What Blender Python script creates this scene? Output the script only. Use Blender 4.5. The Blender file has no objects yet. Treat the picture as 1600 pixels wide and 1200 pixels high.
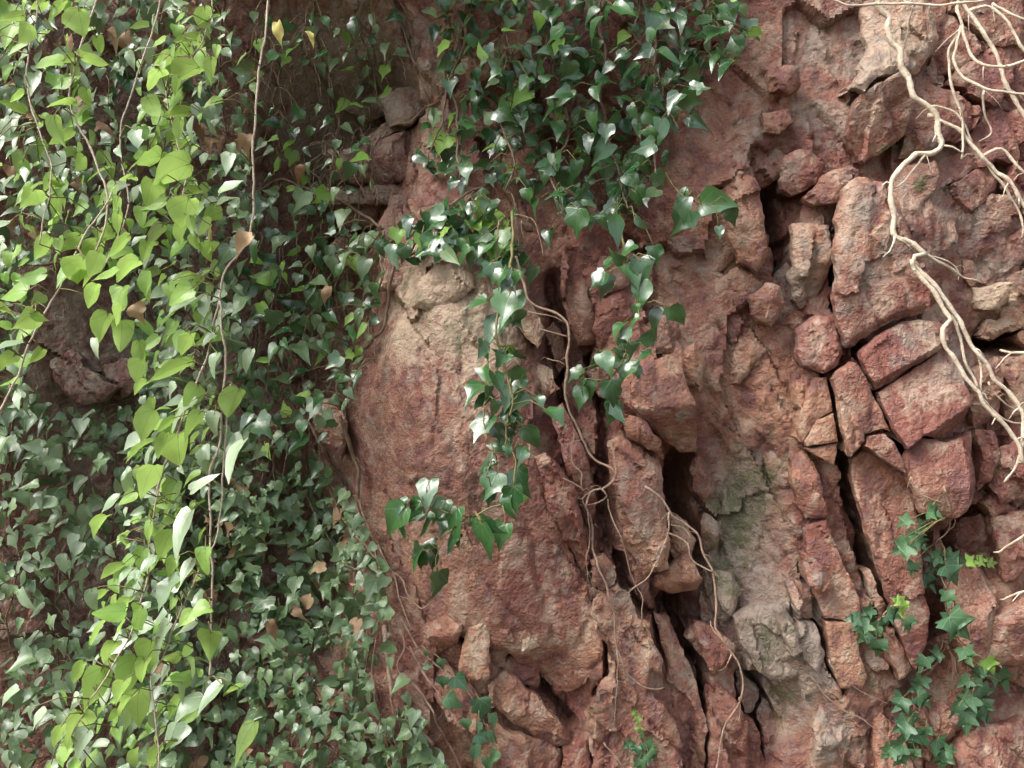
import bpy, math, random
import numpy as np
from mathutils import Vector, Matrix
from mathutils.geometry import delaunay_2d_cdt

# ------------------------------------------------------------------ camera, sky, sun, exposure
SC = bpy.context.scene
COL = SC.collection
D, ZC = 1.9, 1.6                      # camera distance from the mean rock plane, eye height
cam_d = bpy.data.cameras.new('camera'); cam = bpy.data.objects.new('camera', cam_d); COL.objects.link(cam)
cam.location = (0, -D, ZC); cam.rotation_euler = (math.radians(90), 0, 0)
cam_d.sensor_width = 36; cam_d.lens = 18 * D; cam_d.clip_start = 0.02; cam_d.clip_end = 3000
SC.camera = cam

SUN_EL, SUN_AZ = 50, -66              # light from the upper left, in front of the face
W = bpy.data.worlds.new('World'); SC.world = W; W.use_nodes = True
nt = W.node_tree; nt.nodes.clear()
sky = nt.nodes.new('ShaderNodeTexSky'); sky.sky_type = 'NISHITA'; sky.sun_disc = False
sky.sun_elevation = math.radians(SUN_EL); sky.sun_rotation = math.radians(180 + SUN_AZ * -1)
sky.air_density = 1.0; sky.dust_density = 4.0; sky.ozone_density = 1.0
hs = nt.nodes.new('ShaderNodeHueSaturation'); hs.inputs['Saturation'].default_value = 0.40
bg = nt.nodes.new('ShaderNodeBackground'); bg.inputs['Strength'].default_value = 0.14
wo = nt.nodes.new('ShaderNodeOutputWorld')
nt.links.new(sky.outputs[0], hs.inputs['Color']); nt.links.new(hs.outputs[0], bg.inputs[0]); nt.links.new(bg.outputs[0], wo.inputs[0])
sd = bpy.data.lights.new('sun', 'SUN'); sd.energy = 2.3; sd.angle = math.radians(38); sd.color = (1, .96, .9)
sun = bpy.data.objects.new('sun', sd); COL.objects.link(sun); sun.location = (-3, -4, 8)
_a, _e = math.radians(SUN_AZ), math.radians(SUN_EL)
sdir = Vector((math.sin(_a) * math.cos(_e), -math.cos(_a) * math.cos(_e), math.sin(_e)))   # towards the sun
sun.rotation_euler = (-sdir).to_track_quat('-Z', 'Y').to_euler()
vs = SC.view_settings; vs.view_transform = 'Standard'; vs.look = 'None'; vs.gamma = 1; vs.exposure = 1.40
SC.cycles.use_adaptive_sampling = True; SC.cycles.adaptive_threshold = 0.05; SC.cycles.caustics_reflective = False; SC.cycles.caustics_refractive = False
SC.cycles.max_bounces = 3; SC.cycles.diffuse_bounces = 2; SC.cycles.glossy_bounces = 2; SC.cycles.transmission_bounces = 2; SC.cycles.transparent_max_bounces = 4

rng = random.Random(7); nr = np.random.RandomState(11)

# ------------------------------------------------------------------ helpers: position, noise
def P(px, py, h):                     # a place on the photograph's grid (1600 x 1200), h metres proud of the mean rock plane
    k = (D - h) / D
    return Vector(((px - 800) / 800 * k, -h, ZC + (600 - py) / 800 * k))
_perm = np.random.RandomState(3).permutation(512).astype(np.int64)
_grad = np.random.RandomState(4).normal(size=(512, 3)); _grad /= np.linalg.norm(_grad, axis=1)[:, None]
def perlin(p):
    p = np.asarray(p, float); i = np.floor(p).astype(np.int64); f = p - i
    u = f * f * f * (f * (f * 6 - 15) + 10); out = 0
    for dx in (0, 1):
        for dy in (0, 1):
            for dz in (0, 1):
                hsh = _perm[(_perm[(_perm[(i[:, 0] + dx) & 511] + i[:, 1] + dy) & 511] + i[:, 2] + dz) & 511]
                g = _grad[hsh]; d = f - np.array((dx, dy, dz))
                w = (u[:, 0] if dx else 1 - u[:, 0]) * (u[:, 1] if dy else 1 - u[:, 1]) * (u[:, 2] if dz else 1 - u[:, 2])
                out = out + w * (g * d).sum(1)
    return out
def fbm(p, o=4, ridged=False):
    s, a, t = 0, 1, 0
    for k in range(o):
        n = perlin(p * (2.03 ** k) + 17.3 * k)
        s = s + a * ((1 - 2.2 * np.abs(n)) - .55 if ridged else n); t += a; a *= .5
    return s / t
def chip(x, z, s, seed=0, tiltamt=.5, ang=.4, asp=1.6, gaps=False):          # fractured facets: every cell is a tilted plane with its own step
    ca, sa = math.cos(ang), math.sin(ang); u = (x * ca + z * sa) * s + seed * 1.7; v = (-x * sa + z * ca) * s / asp - seed * .9
    iu = np.floor(u).astype(np.int64); iv = np.floor(v).astype(np.int64); best = np.full(len(u), 9.); sec = np.full(len(u), 9.); out = np.zeros(len(u))
    for du in (-1, 0, 1):
        for dv in (-1, 0, 1):
            hsh = _perm[(_perm[(iu + du) & 511] + iv + dv) & 511]; g = _grad[hsh]; g2 = _grad[(hsh + 171) & 511]
            su, sv = iu + du + .5 + .45 * g2[:, 0], iv + dv + .5 + .45 * g2[:, 1]
            d = np.abs(u - su) + np.abs(v - sv) * .8 + .3 * np.hypot(u - su, v - sv); w = d < best; sec = np.where(w, best, np.minimum(sec, d))
            best = np.where(w, d, best); out = np.where(w, g[:, 2] * .5 + tiltamt * (g[:, 0] * (u - su) + g[:, 1] * (v - sv)), out)
    return (out, sec - best) if gaps else out
def xyz(x, z, s, off=0):
    return np.stack([x * s + off, np.full_like(x, off * .7 + 3.1), z * s - off], 1)

# ------------------------------------------------------------------ the large relief of the face (photo grid -> metres)
BUMPS = [  # cx, cy, sx, sy, amount
    (540, -170, 230, 90, .42), (960, -190, 200, 80, .16), (540, 190, 125, 200, -.18), (430, 560, 90, 160, -.08),  # bumps above the frame: unseen overhang, added to shade the upper face
    (220, 600, 260, 800, -.22), (470, 250, 110, 220, -.13), (470, 470, 90, 120, -.14), (590, 110, 60, 50, -.10), (480, 900, 110, 260, -.12),
    (715, 640, 150, 190, .07), (760, 900, 170, 260, .06), (690, 470, 80, 60, .03),
    (885, 560, 55, 120, -.10), (1000, 430, 90, 70, -.02), (1035, 620, 60, 60, .07), (1000, 790, 50, 90, .02),
    (1065, 770, 28, 60, -.12), (1065, 985, 45, 60, -.15), (985, 1040, 50, 120, .05), (845, 1090, 60, 50, -.05),
    (1140, 800, 60, 150, -.07), (1225, 300, 30, 60, -.12), (1160, 330, 40, 80, .03), (1380, 650, 120, 170, .06), (1400, 380, 80, 110, .07),
    (1380, 170, 70, 60, .05), (1420, 50, 70, 70, .03), (1480, 760, 60, 60, .05), (1580, 530, 40, 25, -.09), (1530, 850, 40, 50, -.05),
    (1200, 1120, 60, 60, -.09), (1330, 1100, 90, 80, .02), (1560, 960, 60, 80, .05), (1565, 1090, 60, 40, -.06), (1450, 1000, 40, 90, -.03),
    (1080, 40, 100, 80, -.05), (900, 200, 200, 120, -.05), (1240, 1000, 60, 80, .02)]
def macro(px, py):
    px = np.asarray(px, float); py = np.asarray(py, float); s = np.zeros(np.broadcast(px, py).shape)
    for cx, cy, sx, sy, a in BUMPS:
        s = s + a * np.exp(-((px - cx) / sx) ** 2 - ((py - cy) / sy) ** 2)
    lean = np.clip((-200 - py) / 800, 0, 3) * .25      # far above the picture the face leans out a little
    return s + lean
def to_px(x, z): return 800 + x * 800, 600 - (z - ZC) * 800

CRACKS = [([(1300,590),(1312,660),(1322,720),(1335,790),(1350,850),(1370,905),(1395,985),(1425,1045)], 16, .22), ([(1310,430),(1316,500),(1338,555),(1365,610),(1385,660),(1415,720),(1430,790)], 12, .18),
  ([(1265,890),(1280,960),(1295,1030),(1310,1075)], 10, .16), ([(1440,840),(1460,930),(1475,990)], 12, .15), ([(1190,240),(1215,290),(1225,340),(1235,420)], 16, .15), ([(1305,330),(1306,420),(1312,470)], 10, .15),
  ([(860,430),(875,500),(870,560),(890,650)], 14, .07), ([(930,560),(950,640),(940,720),(950,860)], 13, .09), ([(965,870),(980,920),(1010,960)], 12, .12), ([(1070,720),(1065,800),(1095,880),(1060,960),(1085,1060)], 22, .14),
  ([(800,1030),(850,1085),(895,1140)], 10, .09), ([(1105,1040),(1110,1110),(1105,1200)], 8, .15), ([(1185,1080),(1205,1130),(1200,1200)], 25, .12), ([(930,940),(948,1010),(950,1060),(930,1085)], 8, .06), ([(575,100),(590,140),(640,140)], 16, .12), ([(1500,880),(1490,830),(1540,800)], 16, .12), ([(1555,530),(1610,525)], 16, .14)]
PALE = [(1400, 330, 40, 60, .35), (1460, 540, 70, 40, .4), (1480, 620, 50, 40, .3), (1480, 740, 40, 40, .3), (1250, 60, 60, 60, .3), (690, 450, 85, 65, 1.8), (745, 520, 85, 65, 1.7), (640, 520, 55, 65, 1.2), (800, 460, 40, 30, .7), (710, 580, 80, 70, .7), (760, 680, 50, 120, .62), (805, 770, 30, 70, .5),
        (880, 880, 30, 60, .5), (925, 960, 18, 60, .7), (1010, 1010, 40, 70, .45), (1400, 60, 60, 75, .55), (1360, 140, 30, 20, .5),
        (1550, 465, 45, 30, .9), (1565, 505, 40, 25, .6), (1440, 510, 60, 20, .55), (1480, 570, 40, 25, .5), (1500, 690, 50, 12, .5), (745, 1010, 25, 50, .75), (820, 1008, 25, 18, .9),
        (1580, 840, 40, 50, .4), (1570, 1000, 40, 40, .45), (1560, 1180, 70, 40, .3), (620, 650, 30, 100, .15), (850, 595, 25, 25, .7), (1340, 400, 20, 100, .25)]
GREY = [(1180, 900, 60, 120, .6), (1560, 420, 70, 80, .4), (1380, 420, 50, 60, .35), (1350, 90, 90, 110, .45), (1480, 330, 100, 90, .4), (1340, 330, 30, 70, .5), (1450, 525, 60, 25, .5), (1490, 575, 40, 30, .5), (1010, 830, 40, 70, .35), (1160, 790, 50, 90, .9), (1140, 880, 50, 70, .8), (1210, 1000, 70, 90, .95), (1250, 1050, 60, 110, .6), (1170, 200, 60, 60, .4), (1270, 70, 60, 60, .6),
        (1090, 420, 50, 50, .35), (1280, 180, 50, 40, .5), (1110, 540, 30, 40, .3), (1300, 1150, 60, 60, .5), (520, 140, 150, 170, .85), (250, 600, 280, 700, .55), (1240, 450, 60, 60, .5),
        (740, 520, 70, 40, .4), (1090, 1000, 30, 60, .45), (1350, 880, 25, 120, .4), (1500, 560, 40, 40, .3), (1310, 400, 25, 120, .35), (970, 930, 30, 40, .35)]
MOSS = [(1190, 1000, 50, 60, .4), (1150, 800, 50, 90, .75), (1130, 890, 40, 60, .6), (740, 515, 70, 50, .45), (660, 470, 40, 30, .45), (1190, 760, 50, 60, .6), (1160, 870, 40, 50, .45), (1390, 232, 25, 10, .8), (1220, 1090, 40, 40, .5), (1375, 1060, 40, 30, .5),
        (1050, 680, 40, 8, .35), (1440, 285, 15, 20, .6), (960, 760, 30, 60, .3), (930, 1110, 40, 20, .35), (440, 560, 60, 60, .2)]
DARK = [(230, 600, 270, 800, .95), (720, 800, 150, 130, .45), (600, 700, 50, 120, .3), (850, 930, 70, 90, .3), (1050, 640, 50, 50, .3), (1180, 340, 60, 90, .5), (1500, 280, 90, 80, .5), (1560, 150, 60, 80, .4), (560, 150, 140, 150, .3), (600, 300, 100, 60, .5), (900, 640, 60, 140, .4), (1100, 720, 30, 60, .3), (1560, 1090, 50, 30, .4), (1000, 460, 110, 80, .35), (840, 1100, 70, 60, .3), (700, 780, 90, 80, .2), (1420, 190, 40, 50, .3)]  # own dark tone, plus shade painted into the upper and left recesses
def zone(L, px, py):
    s = np.zeros_like(px)
    for cx, cy, sx, sy, a in L: s = np.maximum(s, a * np.exp(-((px - cx) / sx) ** 2 - ((py - cy) / sy) ** 2))
    return s

# ------------------------------------------------------------------ materials
class N:
    def __init__(s, name):
        s.m = bpy.data.materials.new(name); s.m.use_nodes = True; s.t = s.m.node_tree; s.t.nodes.clear()
        s.out = s.t.nodes.new('ShaderNodeOutputMaterial')
    def n(s, typ, ins=None, **kw):
        o = s.t.nodes.new(typ)
        for k, v in kw.items(): setattr(o, k, v)
        for k, v in (ins or {}).items():
            i = o.inputs[k]
            if hasattr(v, 'is_output') or isinstance(v, bpy.types.NodeSocket): s.t.links.new(v, i)
            else: i.default_value = v
        return o
    def noise(s, vec, scale, detail=4, rough=.6, dist=0):
        return s.n('ShaderNodeTexNoise', {'Vector': vec, 'Scale': scale, 'Detail': detail, 'Roughness': rough, 'Distortion': dist}).outputs[0]
    def math(s, op, a, b=0, clamp=False):
        return s.n('ShaderNodeMath', {0: a, 1: b}, operation=op, use_clamp=clamp).outputs[0]
    def ramp(s, f, lo, hi):
        return s.n('ShaderNodeMapRange', {'Value': f, 'From Min': lo, 'From Max': hi}).outputs[0]
    def mix(s, f, a, b, bt='MIX'):
        o = s.n('ShaderNodeMix', data_type='RGBA', blend_type=bt)
        for i, v in ((0, f), (6, a), (7, b)):
            if isinstance(v, bpy.types.NodeSocket): s.t.links.new(v, o.inputs[i])
            else: o.inputs[i].default_value = v if not isinstance(v, tuple) or len(v) == 4 else (*v, 1)
        return o.outputs[2]
    def attr(s, name, typ='GEOMETRY'):
        return s.n('ShaderNodeAttribute', attribute_name=name, attribute_type=typ).outputs['Fac']
    def link(s, a, b): s.t.links.new(a, b)

def rock_material():
    m = N('rock')
    pos = m.n('ShaderNodeNewGeometry').outputs['Position']
    rnd = m.n('ShaderNodeObjectInfo').outputs['Random']
    n1, n2 = m.attr('blotch'), m.attr('vein')
    A = m.n('ShaderNodeTexNoise', {'Vector': pos, 'Scale': 27.0, 'Detail': 4.0, 'Roughness': .68, 'Distortion': .4})
    sa = m.n('ShaderNodeSeparateColor', {0: A.outputs[1]}); a2, a3, b2 = sa.outputs[0], sa.outputs[1], sa.outputs[2]
    a1 = m.noise(pos, 40, 5, .66); b1 = m.noise(pos, 140, 2, .6)
    c = m.mix(m.ramp(m.math('ADD', n1, m.math('MULTIPLY', m.math('SUBTRACT', rnd, .5), .3)), .30, .74), (.218, .080, .058), (.375, .196, .122))
    c = m.mix(m.math('MULTIPLY', m.ramp(m.math('ADD', n2, m.math('MULTIPLY', m.math('SUBTRACT', a3, .5), .9)), .54, .70), .8), c, (.165, .074, .068))
    c = m.mix(m.math('MULTIPLY', m.ramp(m.math('ADD', n2, m.math('MULTIPLY', m.math('SUBTRACT', a2, .5), 1.1)), .46, .26), .65), c, (.45, .335, .25))
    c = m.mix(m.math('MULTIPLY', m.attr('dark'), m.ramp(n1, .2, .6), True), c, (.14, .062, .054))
    g = m.math('ADD', m.attr('grey'), m.math('MULTIPLY', m.math('SUBTRACT', a2, .45), 2.6))
    c = m.mix(m.math('MULTIPLY', m.ramp(g, .30, .85), .8), c, m.mix(b2, (.20, .168, .130), (.40, .345, .285)))
    p = m.math('ADD', m.attr('pale'), m.math('MULTIPLY', m.math('SUBTRACT', a1, .5), 2.8))
    c = m.mix(m.math('MULTIPLY', m.ramp(p, .45, .95), .85), c, m.mix(a3, (.36, .255, .17), (.56, .44, .33)))
    c = m.mix(m.math('MULTIPLY', m.ramp(b1, .62, .76), .22), c, (.54, .43, .37))
    c = m.mix(m.math('MULTIPLY', m.ramp(b1, .38, .24), .3), c, (.095, .045, .038))
    c = m.mix(m.math('MULTIPLY', m.ramp(a3, .42, .32), .4), c, (.12, .05, .042))
    ms = m.math('ADD', m.attr('moss'), m.math('MULTIPLY', m.math('SUBTRACT', a2, .55), -2.4))
    c = m.mix(m.math('MULTIPLY', m.ramp(ms, .42, .80), .75), c, m.mix(b2, (.05, .07, .025), (.15, .17, .08)))
    h = m.math('ADD', a1, m.math('MULTIPLY', b1, .22))
    bump = m.n('ShaderNodeBump', {'Strength': 1.0, 'Distance': .017, 'Height': h}).outputs[0]
    bs = m.n('ShaderNodeBsdfPrincipled', {'Base Color': c, 'Roughness': m.ramp(a3, -.5, 1.0), 'Normal': bump, 'Specular IOR Level': .4})
    m.link(bs.outputs[0], m.out.inputs[0]); return m.m

def leaf_material(name, dark, light, back, gloss=.3, trans=.25, vein=(.35, .45, .2), veinamt=.5, spots=.0, spec=.55):
    m = N(name)
    rnd = m.math('FRACT', m.math('ADD', m.n('ShaderNodeObjectInfo').outputs['Random'], m.attr('leaf_tone')))
    uv = m.n('ShaderNodeUVMap').outputs[0]
    sep = m.n('ShaderNodeSeparateXYZ', {0: uv})
    x, y = sep.outputs[0], sep.outputs[1]
    ang = m.math('ARCTAN2', x, m.math('ADD', y, .02)); rad = m.math('SQRT', m.math('ADD', m.math('MULTIPLY', x, x), m.math('MULTIPLY', y, y)))
    vn = m.math('MULTIPLY', m.math('ABSOLUTE', m.math('SINE', m.math('MULTIPLY', ang, 4.2))), rad)   # palmate veins
    v = m.ramp(vn, .045, .012)
    pos = m.n('ShaderNodeNewGeometry').outputs['Position']
    nn = m.noise(pos, 45, 1, .6)
    c = m.mix(m.math('ADD', m.math('MULTIPLY', rnd, .75), m.math('MULTIPLY', nn, .3), True), dark, light)
    if spots: c = m.mix(m.math('MULTIPLY', m.ramp(m.noise(pos, 160, 3, .6), .62, .70), spots), c, (.20, .12, .05))
    back_f = m.n('ShaderNodeNewGeometry').outputs['Backfacing']
    c = m.mix(m.math('MULTIPLY', back_f, .65), c, m.mix(m.math('ADD', m.math('MULTIPLY', rnd, .7), m.math('MULTIPLY', nn, .3)), tuple(k * .62 for k in back), back))
    c = m.mix(m.math('MULTIPLY', v, veinamt), c, vein)
    b = m.math('ADD', m.math('MULTIPLY', v, -.5), m.math('MULTIPLY', m.noise(uv, 4, 0, .5), .6))
    bump = m.n('ShaderNodeBump', {'Strength': .3, 'Distance': .003, 'Height': b}).outputs[0]
    rough = m.math('ADD', gloss, m.math('ADD', m.math('MULTIPLY', rnd, .12), m.math('MULTIPLY', back_f, .25)))
    bs = m.n('ShaderNodeBsdfPrincipled', {'Base Color': c, 'Roughness': rough, 'Normal': bump, 'Specular IOR Level': spec})
    tr = m.n('ShaderNodeBsdfTranslucent', {'Color': m.mix(.3, c, back), 'Normal': bump})
    mx = m.n('ShaderNodeMixShader', {0: trans, 1: bs.outputs[0], 2: tr.outputs[0]})
    m.link(mx.outputs[0], m.out.inputs[0]); return m.m

def plain_material(name, c1, c2, scale=40, rough=.8, bump=.4):
    m = N(name); pos = m.n('ShaderNodeNewGeometry').outputs['Position']
    a = m.noise(pos, scale, 5, .65); b = m.noise(pos, scale * 5, 3, .6)
    c = m.mix(m.ramp(m.math('ADD', m.math('MULTIPLY', a, .7), m.math('MULTIPLY', b, .3)), .35, .65), c1, c2)
    bp = m.n('ShaderNodeBump', {'Strength': bump, 'Distance': .004, 'Height': b}).outputs[0]
    bs = m.n('ShaderNodeBsdfPrincipled', {'Base Color': c, 'Roughness': rough, 'Normal': bp, 'Specular IOR Level': .3})
    m.link(bs.outputs[0], m.out.inputs[0]); return m.m

M_ROCK = rock_material()
M = {
    'ivy': leaf_material('glossy_ivy', (.018, .060, .024), (.05, .14, .035), (.11, .23, .05), .22, .16, (.16, .26, .12), .3, spec=1.0),
    'young': leaf_material('young_ivy', (.14, .30, .05), (.28, .46, .09), (.25, .42, .08), .38, .35, (.4, .55, .2), .3),
    'matt': leaf_material('matt_ivy', (.055, .112, .048), (.165, .255, .110), (.17, .27, .10), .30, .18, (.28, .38, .20), .55, spec=.8),
    'fresh': leaf_material('green_lobed_ivy', (.028, .080, .038), (.075, .165, .065), (.09, .18, .06), .38, .14, (.22, .33, .18), .55),
    'bright': leaf_material('bright_heart_leaf', (.20, .39, .075), (.42, .62, .17), (.45, .66, .17), .32, .5, (.12, .28, .05), .6, .4),
    'pale': leaf_material('sheen_whitened_heart_leaf', (.20, .30, .17), (.36, .45, .29), (.34, .52, .12), .27, .25, (.5, .6, .4), .25, spec=1.0),  # heart leaf whitened: sky gloss and washed-out glare put into its colour
    'dry': leaf_material('dry_leaf', (.16, .075, .035), (.42, .29, .17), (.30, .18, .10), .6, .15, (.3, .16, .08), .4, .5),
    'yellow': leaf_material('yellow_leaf', (.62, .55, .16), (.72, .66, .26), (.6, .5, .15), .5, .3, (.6, .5, .2), .3, .4),
    'twig': plain_material('green_brown_twig', (.10, .085, .035), (.22, .20, .08), 60, .6),
    'bark': plain_material('brown_bark', (.085, .055, .038), (.24, .17, .12), 50, .8, .8),
    'vine': plain_material('pale_vine_bark', (.28, .22, .16), (.54, .46, .37), 45, .7, .7),
    'root': plain_material('pale_root_bark', (.38, .30, .21), (.68, .59, .47), 40, .7, .6),
    'rootlet': plain_material('brown_rootlet_bark', (.20, .125, .09), (.42, .30, .22), 50, .8, .6),
    'soil': plain_material('leaf_litter_soil', (.05, .035, .022), (.11, .085, .05), 6, .9, .8),
}

# ------------------------------------------------------------------ mesh plumbing
def link_mesh(name, verts, faces, mat, parent=None, smooth=True, attrs=None):
    me = bpy.data.meshes.new(name); me.from_pydata([tuple(v) for v in verts], [], faces); me.materials.append(mat)
    if smooth: me.polygons.foreach_set('use_smooth', [True] * len(me.polygons))
    for k, v in (attrs or {}).items():
        a = me.attributes.new(k, 'FLOAT', 'POINT'); a.data.foreach_set('value', np.asarray(v, np.float32))
    if mat.name == 'rock': me.set_sharp_from_angle(angle=math.radians(58 if name == 'rock_face' else 34))
    me.update(); o = bpy.data.objects.new(name, me); COL.objects.link(o)
    if parent: o.parent = parent
    return o
def tag(o, label, cat, group=None):
    o['label'] = label; o['category'] = cat
    if group: o['group'] = group
    return o
def zone_attrs(x, z, H, extra=(0, 0, 0)):
    px, py = to_px(x * D / (D - H), ZC + (z - ZC) * D / (D - H))
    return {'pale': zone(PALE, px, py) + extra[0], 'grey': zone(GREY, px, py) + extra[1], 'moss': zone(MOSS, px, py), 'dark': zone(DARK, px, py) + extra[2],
            'blotch': .5 + 1.15 * fbm(np.stack([x, H, z], 1) * 3.6 + 5, 5), 'vein': .5 + 1.0 * fbm(np.stack([x * 1.3, H, z * .8], 1) * 19 + 8, 3)}

# depth picture of the built face, used to lay roots and ivy onto it
G = 5; GX0, GY0, GW, GH = -200, -150, 400, 320
SURF = np.full((GH, GW), -1.0)
def note_surface(x, z, H):
    k = D / (D - H); px = 800 + x * 800 * k; py = 600 - (z - ZC) * 800 * k
    i = ((py - GY0) / G).astype(int); j = ((px - GX0) / G).astype(int)
    ok = (i >= 0) & (i < GH) & (j >= 0) & (j < GW)
    np.maximum.at(SURF, (i[ok], j[ok]), H[ok])
def surf(px, py):
    j = int(min(max((px - GX0) / G, 1), GW - 2)); i = int(min(max((py - GY0) / G, 1), GH - 2))
    return float(SURF[i - 1:i + 2, j - 1:j + 2].max())

# ------------------------------------------------------------------ ground and the rock face
gv = [(-400, -400, 0), (400, -400, 0), (400, 6, 0), (-400, 6, 0)]
ground = link_mesh('ground', gv, [(0, 1, 2, 3)], M['soil'], smooth=False); ground['kind'] = 'structure'

def axis(lo, hi, a, b, step, far):
    mid = list(np.arange(a, b, step)); out = mid[:]; s = step; v = a
    while v > lo: s = min(s * 1.25, far); v -= s; out.insert(0, max(v, lo))
    s = step; v = mid[-1]
    while v < hi: s = min(s * 1.25, far); v += s; out.append(min(v, hi))
    return np.array(out)
ax = axis(-6, 6, -1.12, 1.14, .0058, .12); az = axis(-.05, 5.5, .78, 2.42, .0058, .12)
X, Z = np.meshgrid(ax, az); x = X.ravel(); z = Z.ravel()
px, py = to_px(x, z)
Hb = macro(px, py) - .022
wx = x + .05 * fbm(xyz(x, z, 3, 9), 3); wz = z + .05 * fbm(xyz(x, z, 3, 21), 3)
Hb = Hb + .10 * fbm(xyz(wx, wz, 1.3), 3) * np.clip((np.abs(x) - .9) * 2, .15, 1)
Hb = Hb + .016 * fbm(xyz(wx, wz * .55, 6), 4, True) + .005 * fbm(xyz(wx, wz, 22, 5), 4, True) + .003 * fbm(xyz(x, z, 90, 2), 2)
Hb = Hb + .042 * chip(wx, wz, 7, 1, .7, .35, 2.0) + .012 * chip(wx, wz, 17, 2, .8, .3, 1.8) + .005 * chip(wx, wz, 50, 3, .9) + .0025 * chip(x, z, 105, 4, .9)
crn = 14 * np.abs(fbm(xyz(x, z, 14, 6), 3)) + 10 * fbm(xyz(x, z, 40, 3), 2)
for path, wd, dp in CRACKS:
    wd *= .8; dp *= .85
    best = np.full(len(px), 1e9)
    for (ax_, ay_), (bx_, by_) in zip(path, path[1:]):
        ex, ey = bx_ - ax_, by_ - ay_; t = np.clip(((px - ax_) * ex + (py - ay_) * ey) / (ex * ex + ey * ey), 0, 1)
        best = np.minimum(best, np.hypot(px - ax_ - t * ex, py - ay_ - t * ey))
    Hb = Hb - dp * np.clip(1.6 - (best + crn) / wd, 0, 1) ** 1.3
bv = np.stack([x, -Hb, z], 1); nx, nz = len(ax), len(az)
idx = np.arange(nx * nz).reshape(nz, nx)
bf = np.stack([idx[:-1, :-1], idx[:-1, 1:], idx[1:, 1:], idx[1:, :-1]], -1).reshape(-1, 4)
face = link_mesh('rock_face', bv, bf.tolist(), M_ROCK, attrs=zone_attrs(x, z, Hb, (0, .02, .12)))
face['kind'] = 'structure'
note_surface(x, z, Hb)

def resample(poly, step):
    out = []
    n = len(poly)
    for i in range(n):
        a, b = poly[i], poly[(i + 1) % n]; L = np.linalg.norm(b - a); k = max(1, int(L / step))
        for j in range(k): out.append(a + (b - a) * j / k)
    return np.array(out)
def inside(poly, q):
    if len(q) == 1:
        x_, y_ = q[0]; ok = False; n = len(poly)
        for i in range(n):
            a, b = poly[i], poly[i - 1]
            if (a[1] > y_) != (b[1] > y_) and x_ < (b[0] - a[0]) * (y_ - a[1]) / (b[1] - a[1]) + a[0]: ok = not ok
        return [ok]
    c = np.zeros(len(q), bool); n = len(poly)
    for i in range(n):
        a, b = poly[i], poly[i - 1]
        hit = (a[1] > q[:, 1]) != (b[1] > q[:, 1])
        with np.errstate(divide='ignore', invalid='ignore'):
            xi = (b[0] - a[0]) * (q[:, 1] - a[1]) / (b[1] - a[1]) + a[0]
        c ^= hit & (q[:, 0] < xi)
    return c
def edge_dist(loop, q):
    best = np.full(len(q), 9.)
    a = loop; b = np.roll(loop, -1, 0); ab = b - a; L2 = (ab ** 2).sum(1) + 1e-12
    for i in range(0, len(q), 1500):
        w = q[i:i + 1500, None, :] - a[None]
        t = np.clip((w * ab).sum(2) / L2, 0, 1); best[i:i + 1500] = np.sqrt(((w - t[..., None] * ab) ** 2).sum(2)).min(1)
    return best
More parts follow.
